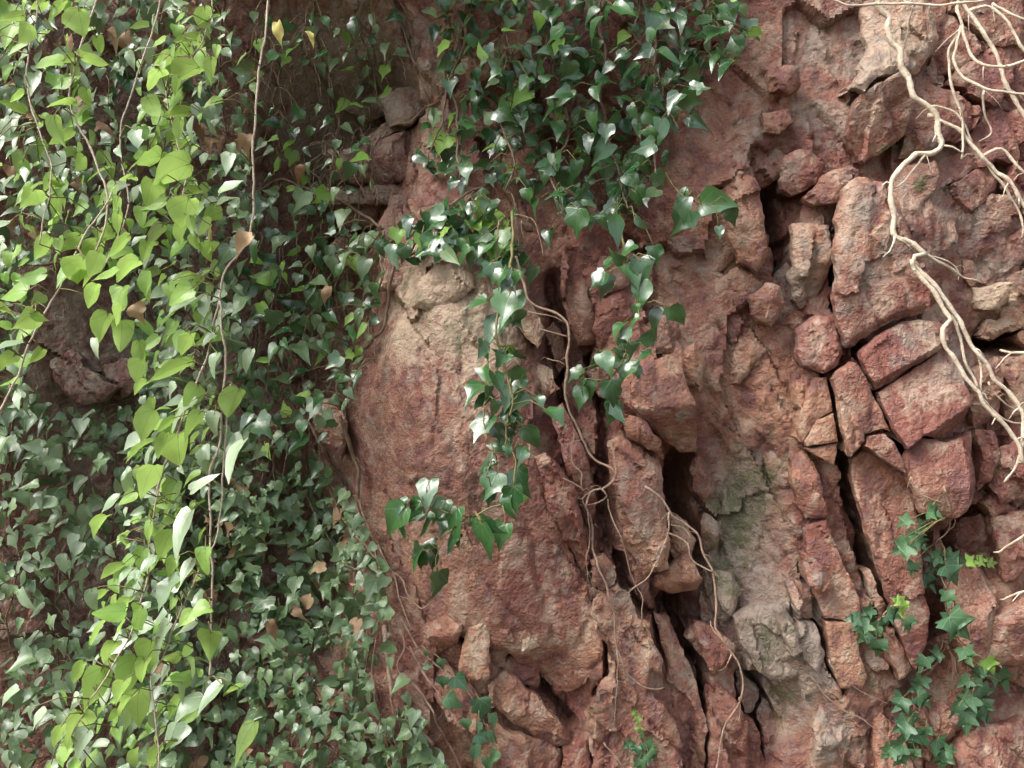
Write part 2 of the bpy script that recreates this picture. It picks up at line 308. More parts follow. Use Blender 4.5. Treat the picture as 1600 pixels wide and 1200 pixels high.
def make_rock(poly, lift=.03, thick=.14, bev=.010, tilt=(0, 0), cuts=(), facet=1.0, rough=1.0, step=.0048, extra=(0, 0, 0), seed=0, jag=1.0, follow=0.0):
    r = np.random.RandomState(seed + 100)
    pp = np.array(poly, float); c = pp.mean(0)
    h0 = float(macro(c[0], c[1])) + lift * .6; k = (D - h0) / D
    W2 = np.stack([(pp[:, 0] - 800) / 800 * k, ZC + (600 - pp[:, 1]) / 800 * k], 1)
    if np.sum(W2[:, 0] * np.roll(W2[:, 1], -1) - np.roll(W2[:, 0], -1) * W2[:, 1]) < 0: W2 = W2[::-1]
    lp = resample(W2, step)
    lp = lp + jag * (.008 * np.stack([fbm(xyz(lp[:, 0], lp[:, 1], 28, seed), 3), fbm(xyz(lp[:, 0], lp[:, 1], 28, seed + 40), 3)], 1) * 2)
    lo, hi = lp.min(0), lp.max(0)
    gx, gz = np.meshgrid(np.arange(lo[0], hi[0], step), np.arange(lo[1], hi[1], step))
    q = np.stack([gx.ravel(), gz.ravel()], 1); q = q + r.uniform(-.3, .3, q.shape) * step
    q = q[inside(lp, q)]
    if len(q): q = q[edge_dist(lp, q) > step * .55]
    allp = np.concatenate([lp, q]) if len(q) else lp
    v2, _, f2, _, _, _ = delaunay_2d_cdt([Vector(p) for p in allp], [], [list(range(len(lp)))], 1, 1e-6)
    v2 = np.array([(p.x, p.y) for p in v2]); f2 = [tuple(f) for f in f2]
    d = edge_dist(lp, v2); cw = W2.mean(0); rel = v2 - cw; size = float(np.sqrt(np.prod(hi - lo)))
    H = h0 + rel @ np.array(tilt)
    fac = np.full(len(v2), 9.)
    for _ in range(4):
        th = r.uniform(0, 6.28); g = r.uniform(.10, .55) * np.array([math.cos(th), math.sin(th)])
        fac = np.minimum(fac, r.uniform(.02, .12) * size + rel @ g)
    H = H + facet * (fac - .06 * size)
    for (ax_, ay_), (bx_, by_), slope in cuts:       # beyond a traced edge the face turns away
        a = np.array([(ax_ - 800) / 800 * k, ZC + (600 - ay_) / 800 * k]); b = np.array([(bx_ - 800) / 800 * k, ZC + (600 - by_) / 800 * k])
        t = (b - a) / np.linalg.norm(b - a); nn = np.array([-t[1], t[0]])        # left-hand side of a -> b
        H = H - slope * np.clip((v2 - a) @ nn, 0, None)
    if follow:
        qx, qy = 800 + v2[:, 0] / k * 800, 600 - (v2[:, 1] - ZC) / k * 800
        H = H + follow * (macro(qx, qy) - float(macro(c[0], c[1])))
    bev = bev * .5; H = H - bev * (1 - np.clip(d / (bev * 1.6), 0, 1)) ** 1.5
    wv = v2 + .02 * np.stack([fbm(xyz(v2[:, 0], v2[:, 1], 7, seed), 2), fbm(xyz(v2[:, 0], v2[:, 1], 7, seed + 9), 2)], 1)
    H = H + rough * (.006 * fbm(xyz(wv[:, 0], wv[:, 1], 9, seed), 3) + .005 * fbm(xyz(wv[:, 0], wv[:, 1] * .7, 26, seed * .3), 3, True) + .002 * fbm(xyz(v2[:, 0], v2[:, 1], 75, seed), 2))
    H = H + rough * (.024 * chip(wv[:, 0], wv[:, 1], 8, seed, .8, .35, 1.8) + .006 * chip(wv[:, 0], wv[:, 1], 20, seed + 3, .8) + .0024 * chip(wv[:, 0], wv[:, 1], 62, seed + 5, .9))
    if size > .11:                                        # joints through the larger stones
        st_, gp = chip(wv[:, 0], wv[:, 1], 7.5, seed + 8, .25, .35, 2.0, True); H = H + .010 * rough * st_ - .006 * np.exp(-(gp / .12) ** 2) * (fbm(xyz(v2[:, 0], v2[:, 1], 9, seed + 2), 2) > -.08)
    cnt = {}
    for f in f2:
        for i in range(len(f)):
            e = (f[i], f[(i + 1) % len(f)]); cnt[e] = cnt.get(e, 0) + 1
    bnd = [e for e in cnt if (e[1], e[0]) not in cnt]
    verts = np.stack([v2[:, 0], -H, v2[:, 1]], 1).tolist(); faces = list(f2); ring = {}
    rimn = [perlin(np.stack([v2[:, 0] * 45, np.full(len(v2), lev * 2.3 + seed), v2[:, 1] * 45], 1)) for lev in (1, 2, 3)]
    en = {}
    for a_, b_ in bnd:
        dd = v2[b_] - v2[a_]; nv = np.array([dd[1], -dd[0]])
        en[a_] = en.get(a_, 0) + nv; en[b_] = en.get(b_, 0) + nv
    inr = float(d.max())
    def sub(i, lev):
        if (i, lev) not in ring:
            p = v2[i]; o = en[i] / (np.linalg.norm(en[i]) + 1e-9); j = float(rimn[lev - 1][i]) * .005
            q_ = p + o * (j - (0, min(.022, .3 * inr), min(.36 * max(thick, .1), .6 * inr))[lev - 1])
            verts.append([q_[0], -(H[i] - (.02, .06, max(thick, .1))[lev - 1]), q_[1]]); ring[(i, lev)] = len(verts) - 1
        return ring[(i, lev)]
    for a, b in bnd:
        for lev in range(3):
            a0, b0 = (a, b) if lev == 0 else (sub(a, lev), sub(b, lev)); a1, b1 = sub(a, lev + 1), sub(b, lev + 1)
            faces.append((b0, a0, a1, b1))
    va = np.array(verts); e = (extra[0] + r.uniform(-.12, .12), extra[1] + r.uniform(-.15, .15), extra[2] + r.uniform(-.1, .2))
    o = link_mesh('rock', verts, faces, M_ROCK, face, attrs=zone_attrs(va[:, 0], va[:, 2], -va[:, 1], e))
    note_surface(v2[:, 0], v2[:, 1], H)
    return o

# traced stones: outline on the photo grid and how they stand
ROCKS = [
 # the big smooth boulder face and its lumps
 ([(600,500),(625,468),(655,440),(690,420),(730,440),(770,470),(800,540),(822,600),(840,660),(850,720),(868,790),(895,860),(918,920),(940,985),(945,1050),(925,1085),(895,1112),(850,1090),(800,1040),(765,1020),(715,1010),(670,1040),(640,985),(610,905),(580,835),(558,785),(543,720),(545,655),(562,595),(588,540)], dict(lift=.006, bev=.02, facet=.05, rough=.42, follow=1.0, thick=.2, jag=2.0)),
 ([(640,478),(655,440),(680,414),(718,408),(736,425),(742,447),(722,466),(695,480),(660,486)], dict(lift=.018, bev=.02, facet=.25, extra=(.3,0,0))),
 ([(700,500),(718,468),(750,448),(772,472),(790,535),(772,556),(742,550),(716,528)], dict(lift=.02, bev=.03, facet=.25, extra=(.35,.1,0))),
 ([(753,430),(775,428),(802,455),(832,470),(852,520),(838,545),(803,505),(770,482)], dict(lift=.02, extra=(.2,0,0))),
 ([(820,587),(843,565),(867,578),(874,607),(852,626),(827,615)], dict(lift=.04, extra=(.3,0,0))),
 # pillars behind the hanging ivy
 ([(878,405),(905,388),(928,400),(917,460),(937,510),(936,537),(906,538),(888,497),(876,450)], dict(lift=.06, bev=.015, thick=.2)),
 ([(937,468),(980,453),(990,490),(967,532),(940,548),(930,510)], dict(lift=.05, bev=.014)),
 ([(935,400),(975,392),(990,420),(985,448),(942,462),(930,430)], dict(lift=.03, bev=.014, extra=(0,.2,.2))),
 ([(995,400),(1050,395),(1080,430),(1070,480),(1035,500),(1000,470)], dict(lift=.01, bev=.014, extra=(0,.3,.1))),
 ([(1000,505),(1045,490),(1066,520),(1050,550),(1015,555)], dict(lift=.0, bev=.014, extra=(0,.1,.1))),
 # the jutting block and its neighbours
 ([(987,603),(1007,573),(1040,557),(1063,560),(1073,590),(1087,633),(1100,687),(1102,712),(1077,712),(1053,695),(1027,677),(1003,650),(988,633)], dict(lift=.06, thick=.22, rough=.22, jag=.5, bev=.006, facet=.25, tilt=(0,-.15), cuts=[((1110,630),(985,642),1.1),((1075,560),(1102,700),.8)])),
 ([(1068,552),(1087,541),(1104,550),(1109,580),(1094,604),(1079,600),(1071,580)], dict(lift=.075, thick=.14, bev=.014)),
 ([(957,690),(977,682),(1000,699),(1033,722),(1040,755),(1043,800),(1050,860),(1047,887),(1013,902),(997,888),(980,860),(972,820),(962,780),(955,735)], dict(lift=.07, thick=.22, bev=.02, facet=.6, extra=(.05,.15,0))),
 ([(975,657),(987,646),(1001,648),(1014,668),(1038,690),(1040,718),(1000,692),(978,681)], dict(lift=.075, thick=.2, cuts=[((1020,680),(975,672),.7)])),
 ([(1080,717),(1100,712),(1117,733),(1118,762),(1100,780),(1083,768)], dict(lift=.02, extra=(0,0,.25))),
 ([(838,715),(853,709),(877,730),(897,763),(910,800),(918,850),(925,890),(915,925),(905,890),(885,850),(865,810),(850,770)], dict(lift=.06, bev=.008, thick=.2)),
 ([(860,640),(880,632),(905,680),(925,740),(935,800),(925,830),(905,780),(880,720)], dict(lift=.045, bev=.012, thick=.18, extra=(0,0,.3))),
 ([(923,873),(947,868),(964,890),(960,914),(940,925),(927,910)], dict(lift=.05)),
 ([(1013,905),(1047,888),(1076,868),(1101,905),(1096,928),(1053,935),(1020,925)], dict(lift=.09, thick=.2, cuts=[((1100,905),(1015,915),.9)])),
 ([(1050,800),(1075,815),(1090,850),(1080,868),(1055,880)], dict(lift=.05, thick=.16, extra=(0,0,.15))),
 ([(1100,800),(1125,815),(1125,860),(1108,868),(1098,840)], dict(lift=.03)),
 ([(928,945),(950,925),(967,919),(987,933),(1000,970),(1017,977),(1020,997),(1040,1040),(1037,1060),(1020,1050),(1017,1077),(1027,1093),(1060,1140),(1070,1173),(1065,1230),(930,1230),(925,1170),(915,1122),(932,1084),(951,1060),(954,1033),(949,1010),(931,988)], dict(lift=.03, thick=.25, bev=.014, facet=.3, rough=1.3, extra=(.1,.1,0))),
 ([(1023,960),(1050,973),(1067,1013),(1090,1067),(1103,1120),(1100,1167),(1103,1230),(1075,1230),(1069,1160),(1053,1120),(1026,1087),(1042,1060),(1044,1033)], dict(lift=-.01, thick=.2)),
 ([(1073,1000),(1093,973),(1120,985),(1150,1007),(1147,1027),(1113,1054),(1097,1030)], dict(lift=.06, thick=.2)),
 ([(1108,1085),(1133,1078),(1153,1100),(1170,1133),(1180,1230),(1108,1230),(1108,1133)], dict(lift=.04, thick=.2)),
 ([(1150,965),(1185,945),(1230,950),(1252,985),(1262,1030),(1250,1062),(1225,1070),(1185,1050),(1160,1010)], dict(lift=.0, bev=.015, facet=.15, rough=.4, extra=(0,.35,0))),
 ([(1120,900),(1150,895),(1160,930),(1145,965),(1125,955)], dict(lift=.03, extra=(0,.3,0))),
 ([(790,1050),(822,1078),(855,1113),(889,1147),(895,1165),(867,1174),(833,1154),(800,1135),(765,1100),(760,1070)], dict(lift=.07, thick=.2, bev=.012)),
 ([(723,1007),(740,973),(762,966),(766,1027),(764,1062),(737,1066),(715,1055)], dict(lift=.03, bev=.006, facet=.3, rough=.5, extra=(.15,0,0))),
 ([(773,975),(797,984),(806,1000),(794,1006),(778,995)], dict(lift=.02, extra=(.2,0,0), thick=.1)),
 ([(808,991),(828,996),(844,1013),(818,1028),(812,1010)], dict(lift=.03, extra=(.5,0,0), thick=.1)),
 ([(660,980),(700,965),(722,975),(715,1005),(690,1020),(668,1015)], dict(lift=.03)),
 ([(690,1030),(712,1058),(735,1075),(760,1110),(745,1150),(700,1130),(670,1080)], dict(lift=.035)),
 ([(750,1120),(800,1145),(850,1165),(880,1185),(870,1230),(740,1230),(735,1160)], dict(lift=.02)),
 ([(880,1170),(920,1150),(925,1230),(880,1230)], dict(lift=.03, extra=(.1,0,0))),
 # right hand blocks
 ([(1345,272),(1385,284),(1420,335),(1432,380),(1460,430),(1474,470),(1450,489),(1410,497),(1370,521),(1345,543),(1335,540),(1318,508),(1308,465),(1308,400),(1312,340),(1325,290)], dict(lift=.06, thick=.25, bev=.02, facet=.3, rough=.5, cuts=[((1480,430),(1335,545),.0),((1432,380),(1470,480),.6),((1480,455),(1330,520),.35)])),
 ([(1347,550),(1373,524),(1413,503),(1440,498),(1473,503),(1493,517),(1490,530),(1477,545),(1433,571),(1400,595),(1373,610),(1360,591),(1350,570)], dict(lift=.075, thick=.22, rough=.22, jag=.5, bev=.008, facet=.2, tilt=(0,-.2), cuts=[((1490,528),(1365,598),1.2)])),
 ([(1377,615),(1397,601),(1433,578),(1477,551),(1500,557),(1513,600),(1518,630),(1513,655),(1487,687),(1440,681),(1413,700),(1400,677),(1387,647)], dict(lift=.085, thick=.24, rough=.22, jag=.5, bev=.006, facet=.15, tilt=(0,-.25), cuts=[((1525,625),(1428,690),1.3),((1500,560),(1522,630),.5)])),
 ([(1420,729),(1430,695),(1447,685),(1483,692),(1520,682),(1535,677),(1531,700),(1533,755),(1525,790),(1500,812),(1450,803),(1437,777),(1425,752)], dict(lift=.06, thick=.24, rough=.22, jag=.5, bev=.008, facet=.2, tilt=(.1,-.15), cuts=[((1508,680),(1515,800),1.0),((1530,755),(1425,775),.4)])),
 ([(1302,592),(1313,580),(1333,564),(1343,571),(1357,590),(1367,617),(1380,647),(1390,675),(1380,671),(1353,678),(1354,690),(1330,713),(1325,698),(1318,667),(1312,627),(1307,613)], dict(lift=.06, thick=.3, bev=.004, facet=.12, rough=.22, jag=.5)),
 ([(1333,720),(1357,699),(1378,717),(1396,730),(1415,743),(1421,752),(1431,780),(1437,830),(1440,880),(1445,930),(1455,960),(1450,1010),(1435,1050),(1427,1040),(1419,1015),(1405,980),(1389,930),(1374,885),(1357,835),(1345,790),(1337,752)], dict(lift=.06, thick=.32, bev=.005, facet=.12, rough=.28, jag=.5)),
 ([(1356,698),(1362,683),(1381,678),(1399,693),(1412,720),(1416,740),(1395,728),(1378,715)], dict(lift=.066, thick=.2, rough=.22, jag=.5, bev=.004, facet=.1)),
 ([(1275,592),(1293,590),(1299,617),(1302,633),(1303,642),(1277,655),(1255,690),(1250,673),(1253,647),(1263,613)], dict(lift=.045, thick=.24, rough=.22, jag=.5, bev=.004, facet=.15)),
 ([(1258,692),(1279,658),(1304,645),(1307,667),(1309,690),(1262,698)], dict(lift=.05, thick=.24, rough=.22, jag=.5, bev=.004, facet=.12)),
 ([(1262,701),(1309,693),(1304,727),(1297,723),(1277,712)], dict(lift=.045, thick=.24, rough=.22, jag=.5, bev=.004, facet=.15)),
 ([(1245,585),(1270,590),(1265,610),(1252,640),(1243,615)], dict(lift=.03, thick=.2, bev=.004)),
 ([(1250,517),(1260,500),(1283,493),(1306,497),(1312,517),(1318,553),(1311,571),(1280,583),(1253,573),(1248,547)], dict(lift=.055, thick=.24, bev=.016, facet=.4, tilt=(0,-.2))),
 ([(1243,717),(1263,703),(1283,743),(1287,767),(1295,805),(1262,815),(1247,790),(1240,750)], dict(lift=.035, thick=.24)),
 ([(1297,735),(1311,729),(1321,777),(1331,805),(1338,840),(1350,890),(1338,903),(1325,880),(1310,840),(1300,790)], dict(lift=-.07, thick=.2, extra=(0,.1,.2))),
 ([(1263,822),(1293,812),(1303,845),(1318,880),(1331,910),(1346,942),(1348,968),(1291,968),(1279,935),(1269,895),(1261,860)], dict(lift=.05, thick=.28, rough=.22, jag=.5, bev=.006, facet=.15)),
 ([(1291,972),(1348,972),(1342,1000),(1347,1030),(1357,1060),(1350,1078),(1315,1078),(1301,1040),(1296,1010)], dict(lift=.045, thick=.28, rough=.22, jag=.5, bev=.006, facet=.15)),
 ([(1352,895),(1362,892),(1378,935),(1392,975),(1398,1000),(1385,982),(1366,945)], dict(lift=.015, thick=.2, bev=.004)),
 ([(1382,985),(1405,985),(1430,1047),(1407,1062),(1387,1030)], dict(lift=.045, thick=.2, bev=.005)),
 ([(1343,1007),(1380,1030),(1413,1073),(1387,1085),(1357,1069)], dict(lift=.0, thick=.2, extra=(0,.3,.0))),
 ([(1227,903),(1267,920),(1277,970),(1250,970),(1237,933)], dict(lift=.03, bev=.004, thick=.2, extra=(0,.2,0))),
 ([(1249,975),(1278,975),(1289,1027),(1280,1053),(1257,1033)], dict(lift=.035, bev=.004, thick=.2, extra=(0,.5,0))),
 ([(1217,960),(1243,982),(1254,1018),(1240,1027),(1227,1000)], dict(lift=.06, bev=.004, thick=.2, extra=(0,.5,0))),
 ([(1260,867),(1280,880),(1303,913),(1287,927),(1263,913)], dict(lift=.07, bev=.008)),
 ([(1293,1092),(1330,1120),(1357,1173),(1362,1230),(1270,1230),(1275,1130)], dict(lift=.03, thick=.2, extra=(.05,.2,0))),
 ([(1255,1065),(1295,1042),(1317,1077),(1323,1107),(1290,1090),(1265,1100)], dict(lift=.04, thick=.2, extra=(0,.3,0))),
 ([(1497,890),(1550,880),(1573,930),(1558,960),(1553,1010),(1540,1058),(1510,1020),(1490,960)], dict(lift=.03, thick=.25, bev=.02)),
 ([(1560,812),(1625,795),(1625,890),(1580,915),(1566,870)], dict(lift=.05, thick=.25, bev=.012, extra=(.1,0,0))),
 ([(1557,965),(1625,925),(1625,1040),(1570,1050),(1543,1037)], dict(lift=.05, thick=.25, bev=.02)),
 ([(1545,1064),(1625,1055),(1625,1122),(1560,1127),(1545,1100)], dict(lift=-.01, thick=.2, extra=(0,0,.3))),
 ([(1505,1165),(1540,1142),(1625,1136),(1625,1230),(1495,1230)], dict(lift=.06, thick=.25, tilt=(0,-.3), extra=(.1,.15,0))),
 ([(1463,1120),(1483,1105),(1500,1127),(1503,1153),(1487,1169),(1470,1150)], dict(lift=.05, extra=(.15,0,0))),
 ([(1455,1010),(1490,985),(1505,1025),(1535,1065),(1530,1100),(1480,1095),(1455,1060)], dict(lift=.0, thick=.2)),
 ([(1445,850),(1480,840),(1492,890),(1485,950),(1462,950),(1448,910)], dict(lift=.0, thick=.2, extra=(0,.1,.1))),
 ([(1495,820),(1530,800),(1552,815),(1556,870),(1500,882)], dict(lift=-.01, thick=.2, extra=(0,0,.3))),
 ([(1375,1090),(1420,1085),(1455,1110),(1465,1160),(1440,1230),(1375,1230),(1365,1160)], dict(lift=.02, thick=.2)),
 ([(1523,577),(1563,557),(1573,600),(1567,650),(1535,667),(1521,640)], dict(lift=.05, thick=.2)),
 ([(1570,560),(1620,552),(1625,640),(1578,660),(1576,605)], dict(lift=.03, thick=.2)),
 ([(1538,672),(1562,672),(1567,717),(1553,752),(1537,765),(1536,720)], dict(lift=.05, thick=.2)),
 ([(1571,702),(1625,670),(1625,785),(1572,790),(1557,760)], dict(lift=.06, thick=.2, extra=(.1,0,0))),
 ([(1540,790),(1555,770),(1600,797),(1560,808)], dict(lift=.02, thick=.2)),
 # upper right
 ([(1363,-30),(1467,-30),(1477,50),(1450,100),(1433,113),(1393,114),(1367,125),(1343,147),(1323,143),(1347,100),(1363,67)], dict(lift=.06, thick=.25, bev=.02, facet=.4, tilt=(0,-.25), extra=(.2,.1,0))),
 ([(1343,152),(1367,133),(1397,118),(1417,133),(1430,157),(1420,205),(1387,233),(1363,247),(1353,233),(1330,203),(1333,177)], dict(lift=.045, thick=.24, bev=.008, facet=.3, tilt=(0,.5))),
 ([(1434,117),(1467,83),(1477,130),(1465,165),(1440,175),(1432,150)], dict(lift=.01, thick=.2, tilt=(0,.3), extra=(0,0,.2))),
 ([(1422,209),(1450,187),(1477,200),(1483,220),(1447,237),(1413,245)], dict(lift=.04, thick=.2)),
 ([(1207,110),(1233,93),(1250,100),(1257,127),(1233,145),(1210,138)], dict(lift=.045, bev=.014)),
 ([(1227,240),(1260,232),(1297,247),(1300,265),(1267,290),(1243,303),(1223,277)], dict(lift=.07, bev=.016, thick=.22)),
 ([(1263,302),(1293,269),(1327,257),(1347,263),(1327,287),(1310,317),(1283,319)], dict(lift=.05, bev=.010, thick=.22)),
 ([(1195,173),(1237,166),(1243,187),(1220,208),(1195,202)], dict(lift=.03, bev=.014)),
 ([(1240,350),(1265,345),(1295,350),(1307,400),(1300,430),(1285,465),(1263,480),(1248,465),(1240,430)], dict(lift=.04, bev=.016, thick=.24, extra=(0,.3,0))),
 ([(1177,465),(1200,440),(1222,447),(1228,475),(1213,507),(1190,505),(1177,490)], dict(lift=.06, bev=.016, thick=.2)),
 ([(1140,290),(1165,260),(1190,275),(1205,330),(1205,390),(1190,422),(1160,402),(1143,350)], dict(lift=.05, bev=.018, thick=.22)),
 ([(1533,445),(1577,440),(1592,460),(1567,485),(1537,482)], dict(lift=.06, bev=.006, extra=(.4,0,0))),
 ([(1543,500),(1593,490),(1598,505),(1560,530),(1535,525)], dict(lift=.06, bev=.006, extra=(.4,0,0), cuts=[((1600,508),(1535,522),.8)])),
 # upper middle, in the shade behind the ivy
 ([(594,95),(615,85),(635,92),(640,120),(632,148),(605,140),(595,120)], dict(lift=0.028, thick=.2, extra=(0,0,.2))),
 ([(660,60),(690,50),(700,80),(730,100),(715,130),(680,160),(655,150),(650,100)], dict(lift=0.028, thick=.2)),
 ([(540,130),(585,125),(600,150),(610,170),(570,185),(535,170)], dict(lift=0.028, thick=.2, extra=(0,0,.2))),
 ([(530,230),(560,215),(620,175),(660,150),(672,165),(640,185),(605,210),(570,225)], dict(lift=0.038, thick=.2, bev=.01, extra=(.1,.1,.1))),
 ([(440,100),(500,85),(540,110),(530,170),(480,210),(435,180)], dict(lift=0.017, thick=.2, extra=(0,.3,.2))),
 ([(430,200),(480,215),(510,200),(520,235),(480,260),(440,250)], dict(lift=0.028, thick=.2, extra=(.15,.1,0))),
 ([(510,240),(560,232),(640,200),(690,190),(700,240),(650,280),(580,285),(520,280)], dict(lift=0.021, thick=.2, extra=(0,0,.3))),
 ([(470,290),(560,285),(650,290),(680,310),(600,318),(500,315)], dict(lift=0.042, thick=.2, extra=(.2,.2,0))),
 ([(720,90),(770,70),(810,40),(840,60),(790,110),(730,130)], dict(lift=0.035, thick=.2, extra=(.3,0,0))),
 # stones showing through the left foliage
 ([(70,560),(100,545),(140,575),(180,605),(160,630),(120,632),(80,600)], dict(lift=.12, thick=.2, extra=(.25,0,0))),
 ([(140,570),(200,560),(215,600),(190,625),(150,610)], dict(lift=.09, thick=.2)),
 ([(400,560),(450,540),(480,580),(450,600),(405,590)], dict(lift=.1, thick=.2)),
 ([(480,630),(520,620),(545,660),(530,720),(490,690)], dict(lift=.1, thick=.25)),
 ([(360,650),(420,640),(450,690),(400,720)], dict(lift=.1, thick=.2)),
]
POLYS = []
for i, (poly, kw) in enumerate(ROCKS):
    make_rock(poly, seed=i, **kw); POLYS.append(np.array(poly, float))

# broken stones between them: cells of a fractured pattern, one run of cells per kind of ground
def cell_fill(poly, size, aspect, ang, lift, gap, extra=(0, 0, 0), bev=.010, seed=0, keep=1.0, rnd=.016, jag=1.0, facet=.9):
    r = random.Random(seed); pp = np.array(poly, float); c = pp.mean(0); ca, sa = math.cos(math.radians(ang)), math.sin(math.radians(ang))
    R = np.array([[ca, sa], [-sa, ca]]); S = np.array([size, size * aspect]); loc = ((pp - c) @ R.T) / S
    lo, hi = np.floor(loc.min(0)) - 1, np.ceil(loc.max(0)) + 1; seeds = []
    for iy in range(int(lo[1]), int(hi[1]) + 1):
        for ix in range(int(lo[0]), int(hi[0]) + 1): seeds.append((ix + .5 * (iy & 1) + r.uniform(-.48, .48), iy + r.uniform(-.48, .48)))
    s = np.array(seeds); n = 0
    for i, q in enumerate(s):
        w = (q * S) @ R + c
        if not inside(pp, w[None])[0] or r.random() > keep: continue
        if any(inside(p, w[None])[0] for p in POLYS): continue
        cell = [q + np.array(v) for v in ((-1.3, -1.3), (1.3, -1.3), (1.3, 1.3), (-1.3, 1.3))]
        for j, o in enumerate(s):
            if j == i or abs(o - q).max() > 2.6: continue
            mid = (o + q) / 2; d = o - q; new = []
            for k in range(len(cell)):
                a, b = cell[k], cell[(k + 1) % len(cell)]; da, db = (a - mid) @ d, (b - mid) @ d
                if da <= 0: new.append(a)
                if da * db < 0: new.append(a + (b - a) * (da / (da - db)))
            cell = new
            if len(cell) < 3: break
        if len(cell) < 3: continue
        pw = np.array([(v * S) @ R + c for v in cell]); cc = pw.mean(0)
        pw = cc + (pw - cc) * (1 - gap / (size * .5))
        k2 = []                                            # knock the corners off
        for k in range(len(pw)):
            a, b = pw[k], pw[(k + 1) % len(pw)]; k2 += [a + (b - a) * r.uniform(.03, .14), a + (b - a) * r.uniform(.86, .97)]
        make_rock(k2, lift=lift + r.uniform(-rnd, rnd), bev=bev, seed=seed * 50 + n + 300, extra=extra, tilt=(r.uniform(-.2, .2), r.uniform(-.25, .1)), step=.0055, jag=jag, facet=facet); n += 1
cell_fill([(1170,-40),(1380,-40),(1350,150),(1320,240),(1170,240)], 70, 1.0, 20, -.055, 3, (0,.15,0), .012, 1, facet=.7)
cell_fill([(1440,-40),(1680,-40),(1680,270),(1430,270)], 120, .7, -35, -.005, 1.5, (0,0,.15), .006, 2, facet=.45, jag=1.6, rnd=.03)
cell_fill([(1425,260),(1680,260),(1680,560),(1500,560),(1440,440)], 92, .55, -28, .0, 1.2, (.05,0,.05), .004, 3, facet=.4, jag=1.6, rnd=.022)
cell_fill([(1040,160),(1300,230),(1310,520),(1250,590),(1060,560)], 62, 1.3, 10, -.05, 4, (0,.15,0), .014, 4, rnd=.025, facet=.7)
cell_fill([(1090,560),(1250,560),(1260,900),(1130,900)], 58, 1.4, -12, -.055, 5, (-.05,.1,0), .012, 5, .8, rnd=.02, facet=.6)
cell_fill([(1440,800),(1680,660),(1680,1260),(1380,1260)], 80, 1.1, -15, -.035, 3, (0,0,0), .010, 6, facet=.5)
cell_fill([(1090,900),(1330,880),(1420,1260),(1060,1260)], 42, 2.4, -16, -.035, 3, (0,.2,0), .006, 7, facet=.45)
cell_fill([(850,380),(1060,380),(1060,560),(860,700)], 44, 2.0, -8, -.03, 4, (0,.05,.2), .014, 8)
cell_fill([(620,1000),(940,1050),(930,1260),(660,1260)], 60, 1.2, -35, -.03, 3, (0,0,.1), .01, 9)
cell_fill([(400,-40),(720,-40),(700,420),(560,430),(420,330)], 70, 1.0, 30, .0, 3, (0,.1,.2), .012, 10)
cell_fill([(700,-40),(1180,-40),(1060,390),(780,400)], 72, 1.1, 0, -.03, 3, (0,.05,.15), .012, 11, .8)

# ------------------------------------------------------------------ tubes for stems and roots
class Tubes:
    def __init__(s): s.v = []; s.f = []
    def add(s, pts, r0, r1, sides=6, wig=.0, step=.012, knots=0.0):
        pts = [Vector(p) for p in pts]
        if len(pts) < 2: return
        e = [pts[0] * 2 - pts[1]] + pts + [pts[-1] * 2 - pts[-2]]; path = []
        for i in range(1, len(e) - 2):
            n = max(1, int((e[i + 1] - e[i]).length / step))
            for j in range(n):
                t = j / n; a, b, c, d = e[i - 1], e[i], e[i + 1], e[i + 2]
                path.append(.5 * ((2 * b) + (c - a) * t + (2 * a - 5 * b + 4 * c - d) * t * t + (3 * b - a - 3 * c + d) * t ** 3))
        path.append(pts[-1]); n = len(path)
        if wig:
            q = np.array(path); o = len(s.v) * .13
            w = np.stack([fbm(q * 22 + o, 2), fbm(q * 22 + o + 31, 2), fbm(q * 22 + o + 57, 2)], 1) * wig * 2
            w[0] = 0; path = [p + Vector(d) for p, d in zip(path, w)]
        u = Vector((.3, .5, .8)); base = len(s.v)
        for i, p in enumerate(path):
            t = (path[min(i + 1, n - 1)] - path[max(i - 1, 0)]).normalized()
            u = (u - t * u.dot(t)).normalized(); w_ = t.cross(u); k = i / max(1, n - 1)
            r = r0 + (r1 - r0) * k
            if knots: r *= 1 + knots * rng.uniform(-.6, 1)
            for m in range(sides):
                a = 6.2832 * m / sides; s.v.append(p + (u * math.cos(a) + w_ * math.sin(a)) * r)
        for i in range(n - 1):
            for m in range(sides):
                a = base + i * sides + m; b = base + i * sides + (m + 1) % sides
                s.f.append((a, b, b + sides, a + sides))
        s.f.append(tuple(base + (n - 1) * sides + m for m in range(sides))); s.f.append(tuple(base + m for m in reversed(range(sides))))
    def build(s, name, mat, parent=None): return link_mesh(name, s.v, s.f, mat, parent)

def on_face(path, off, lift_ends=0):       # a drawn line laid onto the rock, a little in front of it
    out = []
    dense = []
    for a, b in zip(path, path[1:]):
        n = max(1, int(math.hypot(b[0] - a[0], b[1] - a[1]) / 16))
        dense += [(a[0] + (b[0] - a[0]) * i / n, a[1] + (b[1] - a[1]) * i / n) for i in range(n)]
    dense.append(path[-1]); hs_ = np.array([surf(*q) for q in dense]); k = len(hs_)
    sm = np.array([max(hs_[max(0, i - 2):i + 3].mean(), hs_[i] - .01) for i in range(k)])
    return [P(q[0], q[1], sm[i] + off) for i, q in enumerate(dense)]
def in_air(path, h0, h1):
    n = len(path) - 1
    return [P(q[0], q[1], h0 + (h1 - h0) * i / max(1, n)) for i, q in enumerate(path)]

